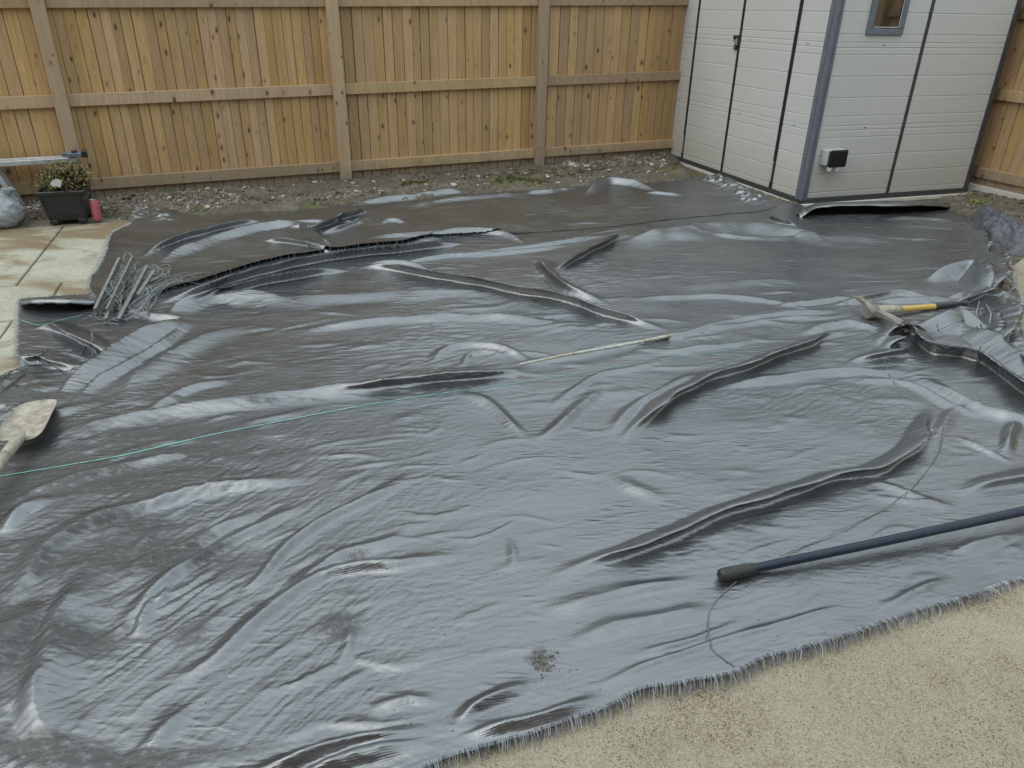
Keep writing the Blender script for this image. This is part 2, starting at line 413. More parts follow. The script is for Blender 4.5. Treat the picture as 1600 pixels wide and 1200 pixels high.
def soil_mat():
    m, t, b = new_mat('soil', .9)
    g = N(t, 'ShaderNodeNewGeometry'); v = g.outputs['Position']
    n1 = noise(t, v, 5, 6, .65); n2 = noise(t, v, 60, 5, .7); n3 = noise(t, v, 2.2, 4, .6)
    c = mixc(t, ramp(t, n2, [(.35, (0, 0, 0)), (.66, (1, 1, 1))]), (.045, .038, .028), (.165, .14, .105))
    c = mixc(t, ramp(t, n1, [(.5, (0, 0, 0)), (.62, (.75, .75, .75))]), c, (.17, .155, .12))
    c = mixc(t, ramp(t, n3, [(.52, (0, 0, 0)), (.66, (.65, .65, .65))]), c, mixc(t, n2, (.05, .06, .012), (.16, .17, .045)))
    L(t, c, b.inputs['Base Color']); bump(t, b, mth(t, 'ADD', n1, n2), .8, .015); return m
M_soil = soil_mat()

# ------------------------------------------------------------------ ground
n = 60
def flat(name, poly, z, mat):
    V = [(p[0], p[1], z) for p in poly]
    return mesh_obj(name, V, [tuple(range(len(V)))], mat)
gnd = flat('ground', [(-400, -400), (400, -400), (400, 400), (-400, 400)], -.03, M_soil); tag(gnd, kind='structure')
pat = flat('patio', [(-1.9, -6), (12, -6), (11.5, -1.0), tuple(G(1640, 372)[:2]), tuple(G(1556, 436)[:2]), (2.2, 3.5), (-1.9, 1.2)], -.002, M_conc); tag(pat, kind='structure')

# paved strip at the left, slabs laid along the shed's axes
AZS = rad(71.31)
ex = np.array([math.sin(AZS), math.cos(AZS), 0]); ey = np.array([-math.cos(AZS), math.sin(AZS), 0])
pv = bpy.data.objects.new('pavement', None)
bed_m = simple_mat('joint_sand', (.16, .14, .10), (.24, .21, .15), 60, .9)
pav = mesh_obj('pavement', [(-8, -2, -.012), (-1.9, -2, -.012), (-1.9, 2.2, -.012), (-2.2, 5.2, -.012), (-2.9, 6.05, -.012), (-8, 4.9, -.012)],
               [(0, 1, 2, 3, 4, 5)], bed_m); tag(pav, kind='structure')
O2 = np.array([-2.95, 4.13, 0])
def slab(u0, u1, v0, v1):
    gp = .006
    me = bpy.data.meshes.new('paving_slab'); bm = bmesh.new()
    c = O2 + ex * (u0 + u1) / 2 + ey * (v0 + v1) / 2
    ps = []
    for u, v in ((u0 + gp, v0 + gp), (u1 - gp, v0 + gp), (u1 - gp, v1 - gp), (u0 + gp, v1 - gp)):
        p = O2 + ex * (u + random.uniform(-.002, .002)) + ey * (v + random.uniform(-.002, .002)) - c
        ps.append(bm.verts.new((p[0], p[1], 0)))
    f = bm.faces.new(ps)
    r = bmesh.ops.extrude_face_region(bm, geom=[f])
    for w in r['geom']:
        if isinstance(w, bmesh.types.BMVert): w.co.z -= .035
    bmesh.ops.recalc_face_normals(bm, faces=bm.faces)
    bmesh.ops.bevel(bm, geom=[e for e in bm.edges if e.verts[0].co.z > -.01 and e.verts[1].co.z > -.01], offset=.004, segments=1, affect='EDGES')
    bm.to_mesh(me); bm.free(); me.materials.append(M_slab)
    o = bpy.data.objects.new('paving_slab', me); COL.objects.link(o); o.parent = pav
    o.location = (c[0], c[1], random.uniform(-.0015, .0015)); return o
rows = [(-3.9, -3.0), (-3.0, -2.1), (-2.1, -1.5), (-1.5, -.6), (-.6, 0), (0, 1.42)]
offs = [.1, .35, .0, .12, .245, 0]
for (v0, v1), of in zip(rows, offs):
    u = -3.6 + of
    k = 0
    while u < 1.3:
        w = .9 if v1 - v0 < .8 else .72
        c = O2 + ex * (u + w / 2) + ey * (v0 + v1) / 2
        if c[0] < -1.75 + .0 * k: slab(u, min(u + w, 1.3), v0, v1)
        u += w; k += 1

# unseen house wall added behind the viewer, to darken what the wet sheet reflects
M_unseen_brick, t_, b_ = new_mat('unseen_house_brick', .85)
bt = N(t_, 'ShaderNodeTexBrick'); bt.inputs['Scale'].default_value = 4.4; bt.inputs['Color1'].default_value = (.20, .10, .07, 1); bt.inputs['Color2'].default_value = (.28, .15, .10, 1); bt.inputs['Mortar'].default_value = (.35, .33, .30, 1)
L(t_, mapping(t_, objco(t_), rot=(rad(90), 0, 0)), bt.inputs['Vector']); L(t_, bt.outputs['Color'], b_.inputs['Base Color'])
hw = MB().box((-9, -3.4, -.03), (7, -3.1, 5.2)).build('unseen_house_wall', M_unseen_brick); tag(hw, kind='structure')
nb = MB().box((-17, 10.5, -.03), (-3.9, 18, 6.6)).prism([(10.2, 6.6), (14.2, 10.4), (18.3, 6.6)], -17.2, -3.7).build('unseen_neighbour_house', M_unseen_brick); tag(nb, kind='structure')  # unseen house added beyond the fence, for dark reflections in the sheet

# ------------------------------------------------------------------ fence (back)
AZF = rad(63.615)
uf = np.array([math.sin(AZF), math.cos(AZF), 0]); nf = np.array([math.cos(AZF), -math.sin(AZF), 0])   # nf points to the viewer
P0 = G(541, 287)
fence = thing('wooden_fence', 'long close-boarded softwood fence behind the grey sheet, left of the shed', 'fence', tuple(P0), math.pi / 2 - AZF)
# local frame: x along the fence, -y towards the viewer
def board_mesh(w, h, k):
    """feather-edged board seen from the back, with the thin edge of its neighbour showing in the joint"""
    me = bpy.data.meshes.new('board'); bm = bmesh.new()
    nz = 6; ring = []; g = random.uniform(.0035, .006)
    for i in range(nz):
        z = h * i / (nz - 1); a = random.uniform(-.0012, .0012); b = random.uniform(-.0012, .0012)
        ring.append([bm.verts.new(p) for p in ((a, -.020, z), (a + .002, -.022, z), (w - g - .002 + b, -.019, z), (w - g + b, -.017, z), (w - g + b, -.003, z), (w + .012, -.003, z), (w + .012, 0.001, z), (a, 0.001, z))])
    for i in range(nz - 1):
        for j in range(8): bm.faces.new((ring[i][j], ring[i][(j + 1) % 8], ring[i + 1][(j + 1) % 8], ring[i + 1][j]))
    bm.faces.new(ring[0][::-1]); bm.faces.new(ring[-1]); bmesh.ops.recalc_face_normals(bm, faces=bm.faces)
    bm.to_mesh(me); bm.free(); me.materials.append(M_board); return me
bmeshes = [board_mesh(.105, 1.86, k) for k in range(6)]
def boards(root, x0, x1, step, jit=.008, ybase=.06):
    x = x0
    while x < x1:
        w = step + random.uniform(-jit, jit)
        o = bpy.data.objects.new('board', random.choice(bmeshes)); COL.objects.link(o); o.parent = root
        o.location = (x, ybase + random.uniform(-.003, .003), random.uniform(-.012, .004))
        o.scale = (w / .105, 1, 1)
        o.rotation_euler = (random.uniform(-.003, .003), random.uniform(-.002, .002), random.uniform(-.035, .02))
        x += w
boards(fence, -4.2, -2.2, .092)
boards(fence, -2.2, 0, .0765)
boards(fence, 0, 2.07, .0895)
boards(fence, 2.07, 5.3, .108)
def post(root, x, h=1.95, w=.1, y=0, lean=0):
    o = MB().box((-w / 2, -w / 2, -.1), (w / 2, w / 2 - .004, h)).build('post', M_post, root, bevel=.004)
    o.location = (x, y, 0); o.rotation_euler = (lean, 0, random.uniform(-.01, .01)); return o
posts = [(-4.5), (-2.2), 0, 2.07, 4.45]
for x in posts: post(fence, x, y=0)
def railz(x, lvl):
    return {0: (.158 + .001 * x), 1: (.838 + .0135 * (x + 0) ), 2: (1.55 + .02 * x)}[lvl]
for a_, b_ in zip(posts[:-1], posts[1:]):
    for lv in range(3):
        xa, xb = a_ + .05, b_ - .05; za, zb = railz(xa, lv), railz(xb, lv)
        if lv == 0 and a_ == -2.2: za += .0
        o = MB().box((0, -.037, -.046), (1, 0, .046)).build('rail', M_rail, fence)
        me = o.data
        for v in me.vertices:
            x = v.co.x; v.co = Vector((xa + (xb - xa) * x, v.co.y + .040, v.co.z + za + (zb - za) * x))
        bm = bmesh.new(); bm.from_mesh(me); bmesh.ops.bevel(bm, geom=list(bm.edges), offset=.003, segments=1, affect='EDGES'); bm.to_mesh(me); bm.free()

# ------------------------------------------------------------------ fence (right, behind the shed)
AZR = rad(158.5)
P1 = G(1600, 316)
fr = thing('wooden_fence', 'short stretch of close-boarded fence at the right edge, beyond the shed corner', 'fence', tuple(P1), math.pi / 2 - AZR)
ur = np.array([math.sin(AZR), math.cos(AZR), 0])
boards(fr, -3.0, 7.5, .105)
for x in (-2.9, -1.02, 1.4, 3.8, 6.2):
    post(fr, x)
    for z in (.17, .87, 1.55):
        o = MB().box((x + .05, .003, z - .046), (x + 2.35, .040, z + .046)).build('rail', M_rail, fr, bevel=.003)
gb = MB().box((-3.0, -.02, -.05), (7.5, .085, .055)).build('gravel_board', M_board_base, fr)

# ------------------------------------------------------------------ shed
C0 = G(1251, 318)
shed = thing('plastic_shed', 'cream resin garden shed with dark grey seams, standing in the back right corner', 'shed', tuple(C0), math.pi / 2 - AZS)
Ws, Wf, Hs = 1.885, 2.52, 2.05
GR = [.09, .247, .405, .556, .616, .654, .733, .882, 1.05, 1.215, 1.269, 1.309, 1.371, 1.533, 1.70, 1.86, 1.92, 1.96]
def relief(z):
    """outward depth of panel surface at height z: shallow bowed planks between V grooves"""
    d = 0.006
    for g in GR:
        q = abs(z - g)
        if q < .006: d = min(d, .0005 + q / .006 * .0055)
    return d
zs = sorted(set([.045, Hs] + [max(.045, min(Hs, g + k)) for g in GR for k in (-.0061, -.002, .002, .0061)]))
def panel(name, x0, x1, axis, off=0):
    """axis 's': side wall (normal -y), 'f': front wall (normal -x)"""
    V = []; Fc = []
    for z in zs:
        d = -relief(z) - off
        for x in (x0, x1):
            V.append((x, d, z) if axis == 's' else (d, x, z))
    n = len(zs)
    for i in range(n - 1): Fc.append((2 * i, 2 * i + 1, 2 * i + 3, 2 * i + 2))
    b = len(V)
    for z in (zs[0], zs[-1]):
        for x in (x0, x1): V.append((x, .03, z) if axis == 's' else (.03, x, z))
    Fc.append((b, b + 1, b + 3, b + 2))
    Fc.append(tuple([b] + [2 * i for i in range(n)] + [b + 2])); Fc.append(tuple([b + 1] + [2 * i + 1 for i in range(n)] + [b + 3]))
    Fc.append((0, 1, b + 1, b)); Fc.append((2 * n - 2, 2 * n - 1, b + 3, b + 2))
    o = mesh_obj(name, V, Fc, M_resin, shed)
    bm = bmesh.new(); bm.from_mesh(o.data); bmesh.ops.recalc_face_normals(bm, faces=bm.faces); bm.to_mesh(o.data); bm.free()
    return o
# side wall: left panel pierced by the window -> built from pieces round the hole
wx0, wx1, wz0, wz1 = .335, .662, 1.39, 1.90
pan = panel('wall_panel', .045, .925, 's')
# cut the window hole out of the panel
bm = bmesh.new(); bm.from_mesh(pan.data)
bmesh.ops.bisect_plane(bm, geom=bm.verts[:] + bm.edges[:] + bm.faces[:], plane_co=(wx0, 0, 0), plane_no=(1, 0, 0))
bmesh.ops.bisect_plane(bm, geom=bm.verts[:] + bm.edges[:] + bm.faces[:], plane_co=(wx1, 0, 0), plane_no=(1, 0, 0))
bmesh.ops.bisect_plane(bm, geom=bm.verts[:] + bm.edges[:] + bm.faces[:], plane_co=(0, 0, wz0), plane_no=(0, 0, 1))
bmesh.ops.bisect_plane(bm, geom=bm.verts[:] + bm.edges[:] + bm.faces[:], plane_co=(0, 0, wz1), plane_no=(0, 0, 1))
kill = []
for f in bm.faces:
    c = f.calc_center_median()
    if wx0 < c.x < wx1 and wz0 < c.z < wz1: kill.append(f)
bmesh.ops.delete(bm, geom=kill, context='FACES'); bm.to_mesh(pan.data); bm.free()
panel('wall_panel', .960, Ws - .02, 's')
panel('wall_panel', .075, .43, 'f')
panel('wall_panel', 2.11, Wf - .02, 'f')
dr = panel('door', .475, 1.262, 'f', .004); dr['label'] = 'right door leaf, next to the corner'
dl = panel('door', 1.300, 2.068, 'f', .004); dl['label'] = 'left door leaf carrying the latch'
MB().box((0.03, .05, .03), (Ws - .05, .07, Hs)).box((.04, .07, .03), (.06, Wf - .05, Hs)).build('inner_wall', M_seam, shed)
# backs of the shed
MB().box((.0, Wf - .03, .04), (Ws, Wf, Hs)).box((Ws - .03, .03, .04), (Ws, Wf - .03, Hs)).build('rear_wall', M_resin, shed)
for x in (.942,): MB().box((x - .018, -.011, .04), (x + .018, .02, Hs)).build('seam_strip', M_seam, shed, bevel=.003)
for y in (.453, 1.281, 2.089):
    MB().box((-.004, y - .024, .04), (.02, y + .024, Hs)).box((-.013, y - .020, .04), (-.004, y - .004, Hs)).box((-.013, y + .004, .04), (-.004, y + .020, Hs)).build('seam_strip', M_dark, shed, bevel=.002)
MB().prism([(-.02, 0), (.05, 0), (.05, 1), (-.02, 1)], 0, 1)
cpost = MB()
cpost.box((-.018, -.020, .03), (.043, .010, Hs)).box((-.018, .010, .03), (.010, .073, Hs))
cpost.box((-.026, -.028, .03), (.004, -.020, Hs)).box((-.026, -.020, .03), (-.018, .004, Hs)).box((.012, -.025, .03), (.034, -.020, Hs)).box((-.023, .02, .03), (-.018, .055, Hs))
cpost.build('corner_post', M_corner, shed, bevel=.0025)
MB().box((Ws - .03, -.022, .03), (Ws + .015, .01, Hs)).build('corner_post', M_seam, shed, bevel=.003)
MB().box((-.022, Wf - .02, .03), (.01, Wf + .012, Hs)).build('corner_post', M_seam, shed, bevel=.003)
MB().box((-.02, -.024, 0.0), (Ws + .016, .02, .04)).box((-.022, .02, 0.0), (.02, Wf + .012, .04)).build('floor_rail', M_seam, shed, bevel=.003)
MB().box((.02, .02, -.02), (Ws - .02, Wf - .02, .03)).build('floor_panel', M_seam, shed)
MB().box((-.04, -.06, -.026), (Ws + .03, Wf + .03, -.0)).build('base_board', M_board_base, shed)
roof = MB().prism([(-.08, Hs), (-.08, Hs + .05), (Wf / 2, Hs + .5), (Wf + .08, Hs + .05), (Wf + .08, Hs)], -.08, Ws + .08)
roof.build('roof', M_seam, shed)
# window
fr_ = MB()
fx0, fx1, fz0, fz1 = .313, .684, 1.368, 1.93
fr_.box((fx0, -.026, fz0), (fx1, -.002, wz0 + .025)).box((fx0, -.026, wz1 - .02), (fx1, -.002, fz1))
fr_.box((fx0, -.026, wz0 + .025), (wx0 + .03, -.002, wz1 - .02)).box((wx1 - .03, -.026, wz0 + .025), (fx1, -.002, wz1 - .02))
win = fr_.build('window', M_corner, shed, bevel=.004)
M_bead = simple_mat('pale_bead', (.5, .52, .54), (.6, .62, .64), 20, .4, bmp=0)
MB().tube([(wx0 + .038, -.022, wz0 + .036), (wx1 - .045, -.022, wz0 + .036), (wx1 - .038, -.022, wz0 + .043), (wx1 - .038, -.022, wz1 - .03)], .0028, 5).build('bead', M_bead, win)
gm, gt, gbn = new_mat('window_glass', .04, (.012, .011, .009), .8)
gbn.inputs['IOR'].default_value = 2.1
MB().box((wx0 + .02, -.012, wz0 + .02), (wx1 - .02, -.006, wz1 - .01)).build('pane', gm, win)
# latch on the door
lt = MB()
lt.box((-.030, 1.30, 1.305), (-.012, 1.365, 1.322)).box((-.032, 1.355, 1.285), (-.014, 1.368, 1.315)).box((-.028, 1.268, 1.245), (-.012, 1.298, 1.325))
lt.box((-.026, 1.300, 1.195), (-.010, 1.350, 1.238)).tube([(-.034, 1.30, 1.30), (-.04, 1.325, 1.285), (-.036, 1.34, 1.27), (-.03, 1.32, 1.262), (-.034, 1.305, 1.245), (-.034, 1.305, 1.20)], .0045, 6)
lt.build('latch', M_dark, dl, bevel=.0015)
M_bolt = simple_mat('bolt_chrome', (.5, .5, .5), (.7, .7, .7), 30, .3, metal=.8, bmp=0)
MB().box((-.034, 1.306, 1.208), (-.026, 1.322, 1.226)).box((-.034, 1.33, 1.208), (-.026, 1.345, 1.224)).build('padlock', M_bolt, dl, bevel=.001)
for y in (2.093, .457):
    MB().box((-.019, y - .006, .10), (-.013, y + .008, .29)).build('hinge_pin', M_metal, shed, bevel=.001)
# small fixing slots pressed in the panels
for (x, z, ax) in [(.53, 1.29, 's'), (.52, .635, 's') , (.28, 1.29, 'f'), (.27, .635, 'f'), (1.12, 1.29, 'f'), (1.10, .635, 'f'), (2.3, .635, 'f')]:
    a0 = -.0092 if not (ax == 'f' and .475 < x < 2.07) else -.0132
    o = MB()
    if ax == 's': o.box((x - .011, a0, z - .003), (x + .011, -.004, z + .003))
    else: o.box((a0, x - .009, z - .003), (-.004, x + .009, z + .003))
    o.build('fixing_slot', M_seam, shed)
# outdoor socket
M_lid = simple_mat('black_lid', (.008, .008, .009), (.014, .014, .015), 30, .6, spec=.25, bmp=0)
M_sockg = simple_mat('socket_grey', (.36, .38, .38), (.46, .48, .48), 20, .45, bmp=0)
sb = MB().box((.105, -.085, .335), (.305, -.006, .475)).build('socket_box', M_sockg, shed, bevel=.012)
lid = MB().box((.128, -.116, .325), (.312, -.083, .470)).build('lid', M_lid, sb, bevel=.012)
gl = MB()
for x in (.165, .245):
    gl.lathe([(.0, -.028), (.016, -.026), (.020, -.018), (.020, -.004), (.024, -.002), (.024, .012), (0, .014)], (x, -.080, .316), 12)
gl.build('cable_gland', M_white, sb, smooth=True)

# ------------------------------------------------------------------ the woven sheets
# folds: crest line in picture points (each put on the ground by G), height, far width, near width (metres)
FOLDS = [
 # rear half
 ([(240,468),(330,443),(420,417),(500,401),(560,392),(640,384),(740,371)], .060,.10,.030),
 ([(220,402),(262,380),(320,362),(380,348),(432,338)], .045,.07,.040),
 ([(232,412),(290,388),(360,365),(420,352),(520,346)], .038,.035,.10),
 ([(340,372),(420,352),(520,348),(600,352)], .014,.05,.05),
 ([(484,365),(500,354),(540,338),(592,322)], .050,.09,.022),
 ([(488,370),(540,354),(585,335)], .030,.02,.05),
 ([(520,318),(600,312),(680,302),(760,294)], .035,.05,.09),
 ([(600,330),(700,314),(800,304),(850,303)], .022,.03,.10),
 ([(800,303),(860,298),(905,290)], .026,.04,.08),
 ([(905,298),(955,280),(1040,292)], .055,.05,.10),
 ([(1000,300),(1080,305)], .020,.03,.05),
 ([(395,375),(440,378),(480,385),(520,395)], .035,.09,.03),
 ([(440,360),(470,355),(500,375),(525,392)], .030,.05,.06),
 ([(560,372),(640,368),(740,362)], .018,.03,.09),
 ([(620,380),(720,362),(780,362),(830,378)], .030,.03,.07),
 ([(590,352),(610,345),(640,350)], .018,.03,.06),
 # ridge that runs from the crates across the middle
 ([(250,482),(330,458),(400,440),(480,424),(560,412)], .055,.05,.035),
 ([(555,414),(570,411),(620,416),(670,424),(740,436),(800,449),(870,462),(950,487),(1050,513)], .052,.05,.045),
 ([(600,413),(680,402),(750,395),(830,385),(900,375),(965,363)], .020,.02,.03),
 ([(560,410),(640,412),(680,424)], .020,.04,.05),
 ([(700,402),(760,398),(860,388),(900,378)], .012,.02,.05),
 ([(868,428),(900,402),(935,384),(970,366),(1010,360)], .050,.03,.04),
 ([(820,402),(842,402),(860,430),(900,455),(960,472)], .045,.08,.06),
 ([(960,372),(1050,358),(1130,350),(1200,352),(1260,362),(1320,380)], .050,.05,.22),
 ([(1180,355),(1250,368),(1330,372),(1420,372)], .022,.03,.14),
 ([(1050,362),(1180,372),(1290,372)], .015,.03,.08),
 # right rear
 ([(1345,372),(1400,373),(1480,375)], .008,.02,.05),
 ([(1370,342),(1440,342),(1520,352)], .013,.04,.08),
 ([(1400,352),(1460,358),(1510,362)], .007,.015,.05),
 ([(1190,335),(1225,345),(1250,350)], .045,.05,.05),
 ([(1440,425),(1475,416),(1520,412),(1538,440),(1545,462)], .075,.05,.10),
 ([(1300,475),(1350,466),(1400,456),(1470,462)], .028,.03,.06),
 ([(1200,478),(1310,466),(1360,462)], .016,.02,.05),
 ([(1350,470),(1440,468),(1500,462)], .018,.02,.05),
 ([(1040,452),(1180,440),(1300,440)], .010,.03,.12),
 ([(960,470),(1100,462),(1200,470),(1300,490)], .012,.03,.06),
 # middle
 ([(330,470),(420,462),(480,467),(640,456),(760,458),(830,470)], .018,.04,.16),
 ([(420,520),(560,505),(700,495),(820,498),(900,510)], .020,.04,.08),
 ([(60,688),(110,668),(170,654),(250,640),(333,630),(450,613),(545,604),(600,596),(700,580),(800,570)], .026,.05,.10),
 ([(480,620),(560,606),(680,592),(770,584),(850,572)], .036,.06,.045),
 ([(780,570),(850,560),(940,545),(1050,527),(1150,500),(1250,487),(1330,480)], .018,.03,.05),
 ([(1060,530),(1150,508),(1240,497),(1340,490)], .010,.02,.05),
 ([(670,570),(700,545),(760,540),(800,550),(840,570)], .016,.05,.03),
 ([(720,575),(735,555),(770,552),(790,562)], .012,.03,.02),
 ([(80,620),(118,580),(160,553),(215,520),(270,495),(310,478)], .048,.035,.16),
 ([(100,640),(145,600),(200,568),(260,530),(300,498)], .022,.03,.06),
 ([(250,500),(285,470),(340,458),(400,459),(480,467)], .038,.05,.16),
 ([(190,640),(205,600),(240,570),(330,520),(420,500)], .022,.07,.14),
 ([(215,650),(290,610),(380,590)], .014,.05,.05),
 # far left flap
 ([(30,503),(62,505),(112,525),(156,553)], .060,.09,.022),
 ([(38,545),(60,550),(150,560)], .02,.03,.05),
 ([(0,590),(28,572),(60,558),(110,575),(160,560)], .035,.10,.05),
 ([(0,640),(60,650),(120,640),(180,620)], .01,.06,.06),
 ([(150,470),(240,492),(330,500)], .02,.07,.05),
 # right middle, by the mattock
 ([(980,695),(1010,660),(1055,620),(1110,590),(1190,562),(1270,532),(1310,517),(1350,512)], .044,.045,.035),
 ([(1240,520),(1300,508),(1340,506),(1385,520)], .020,.06,.06),
 ([(1385,535),(1410,510),(1428,512),(1445,535),(1470,545),(1530,552),(1600,600),(1700,680)], .060,.06,.045),
 ([(1395,545),(1405,530),(1432,528)], .040,.04,.03),
 ([(1500,490),(1540,520),(1600,560),(1700,640)], .045,.07,.04),
 ([(1430,500),(1470,495),(1505,487),(1550,510)], .050,.05,.16),
 ([(1330,562),(1380,555),(1450,545)], .035,.05,.035),
 ([(1105,610),(1200,592),(1300,580),(1380,578),(1430,572)], .020,.05,.05),
 ([(1425,575),(1480,610),(1540,640),(1600,655),(1700,700)], .026,.08,.06),
 ([(1300,590),(1400,596),(1440,606),(1500,640),(1580,655)], .014,.04,.05),
 ([(1440,715),(1500,640),(1560,650),(1600,700)], .010,.04,.04),
 ([(1490,678),(1540,705),(1590,725)], .014,.04,.02),
 ([(1570,715),(1580,672),(1600,650)], .025,.04,.04),
 ([(850,918),(900,893),(980,868),(1060,832),(1150,795),(1250,762),(1320,741),(1385,730),(1430,700),(1452,665),(1478,626)], .040,.038,.045),
 ([(1335,745),(1380,758),(1440,783),(1500,795)], .009,.05,.045),
 ([(1500,770),(1560,755),(1620,742),(1700,735)], .028,.06,.035),
 ([(1350,775),(1420,785),(1500,790)], .010,.03,.02),
 ([(1480,865),(1540,845),(1600,825)], .016,.03,.03),
 ([(950,742),(985,765),(1020,778),(1052,786)], .009,.07,.05),
 ([(820,692),(870,668),(905,640),(945,600)], .020,.07,.04),
 ([(830,690),(800,665),(750,625),(700,610)], .014,.05,.04),
 ([(840,650),(900,610),(935,590),(1010,575),(1060,555)], .012,.04,.03),
 ([(940,690),(990,640),(1060,600),(1120,575)], .016,.05,.05),
 ([(780,842),(797,852),(803,880),(800,905)], .005,.03,.03),
 ([(1000,560),(1100,545),(1200,530)], .010,.03,.05),
 # drapes down the right side
 ([(1530,350),(1543,385),(1552,412)], .050,.05,.04),
 ([(1548,385),(1562,402),(1566,440),(1572,464)], .065,.05,.04),
 ([(1536,425),(1546,448),(1552,468)], .040,.03,.03),
 ([(1495,472),(1540,462),(1592,460)], .050,.04,.04),
 ([(1578,470),(1584,505),(1576,545)], .055,.06,.05),
 ([(1556,478),(1562,510),(1556,545)], .040,.03,.03),
 ([(1556,545),(1600,566),(1660,610)], .045,.05,.045),
 ([(1520,455),(1500,462),(1470,462)], .025,.02,.02),
 # near, left
 ([(-40,1000),(0,962),(40,905),(85,850),(150,815),(230,790),(330,760),(420,748),(520,742)], .026,.08,.05),
 ([(100,1190),(60,1100),(85,990),(115,920),(135,865)], .030,.10,.07),
 ([(-60,1100),(0,1010),(50,960),(100,930)], .025,.10,.06),
 ([(60,800),(40,780),(90,760),(180,735),(260,715),(350,700)], .012,.05,.04),
 ([(0,840),(30,800),(90,770)], .020,.06,.05),
 ([(150,1020),(190,985),(240,925),(300,880),(380,835),(440,805),(500,778)], .016,.05,.03),
 ([(205,870),(235,840),(250,820)], .012,.04,.02),
 ([(180,915),(230,875),(290,855),(420,790)], .014,.04,.04),
 ([(360,945),(400,905),(455,848),(520,805),(600,765),(660,740)], .018,.04,.03),
 ([(210,1090),(270,1060),(330,1030),(400,965),(450,930),(500,900),(560,885),(640,880),(745,856)], .020,.05,.035),
 ([(430,930),(490,893),(540,865),(600,850),(660,820)], .012,.04,.04),
 ([(200,960),(250,940),(270,900)], .012,.04,.03),
 ([(300,1090),(250,1150),(200,1200)], .014,.06,.05),
 ([(210,1010),(225,960),(250,920)], .014,.04,.03),
 ([(500,1000),(520,980),(540,950)], .008,.04,.03),
 ([(520,1060),(545,1010),(545,960)], .008,.03,.03),
 # near edge
 ([(700,1142),(740,1105),(800,1078),(850,1058)], .020,.04,.03),
 ([(700,1150),(760,1138),(850,1118),(960,1080)], .020,.03,.025),
 ([(350,1215),(450,1185),(560,1155),(695,1128)], .022,.04,.035),
 ([(420,1230),(560,1180),(690,1155)], .018,.03,.03),
 ([(560,1120),(640,1095),(700,1100)], .010,.03,.03),
 ([(860,1020),(960,985),(1060,965),(1140,940)], .012,.05,.05),
 ([(820,960),(900,950),(1000,925),(1110,905)], .012,.05,.04),
 ([(880,1090),(1000,1050),(1150,1000),(1300,960)], .007,.02,.02),
 ([(960,1040),(1060,1010),(1180,965)], .007,.02,.02),
 ([(1100,1010),(1200,985),(1330,945)], .006,.02,.02),
 ([(1360,960),(1400,940),(1500,905)], .010,.03,.02),
]
# directions used for the scattered small folds
def poly_world(px, z=0.):
    return np.array([G(x, y, z)[:2] for x, y in px])
def densify(P, step=.03):
    # smooth the line (Catmull-Rom) and resample it
    P = np.asarray(P, float)
    if len(P) < 2: return P
    Q = np.vstack([2 * P[0] - P[1], P, 2 * P[-1] - P[-2]]); outp = []
    for i in range(1, len(Q) - 2):
        L_ = np.linalg.norm(Q[i + 1] - Q[i]); k = max(2, int(L_ / step))
        t = np.linspace(0, 1, k, endpoint=False)[:, None]
        outp.append(.5 * ((2 * Q[i]) + (-Q[i - 1] + Q[i + 1]) * t + (2 * Q[i - 1] - 5 * Q[i] + 4 * Q[i + 1] - Q[i + 2]) * t ** 2
                    + (-Q[i - 1] + 3 * Q[i] - 3 * Q[i + 1] + Q[i + 2]) * t ** 3))
    outp.append(P[-1:]); return np.vstack(outp)

# the drape is laid out in rings around the standing point, so that near cloth is finer than far cloth
NA = 1130
phi = np.radians(np.linspace(-50, 58, NA))
rr = [.74]
while rr[-1] < 7.7: rr.append(rr[-1] + min(max(.0034 * rr[-1], .003), .011))
rr = np.array(rr); NR = len(rr)
PX = np.sin(phi)[None, :] * rr[:, None]; PY = np.cos(phi)[None, :] * rr[:, None]

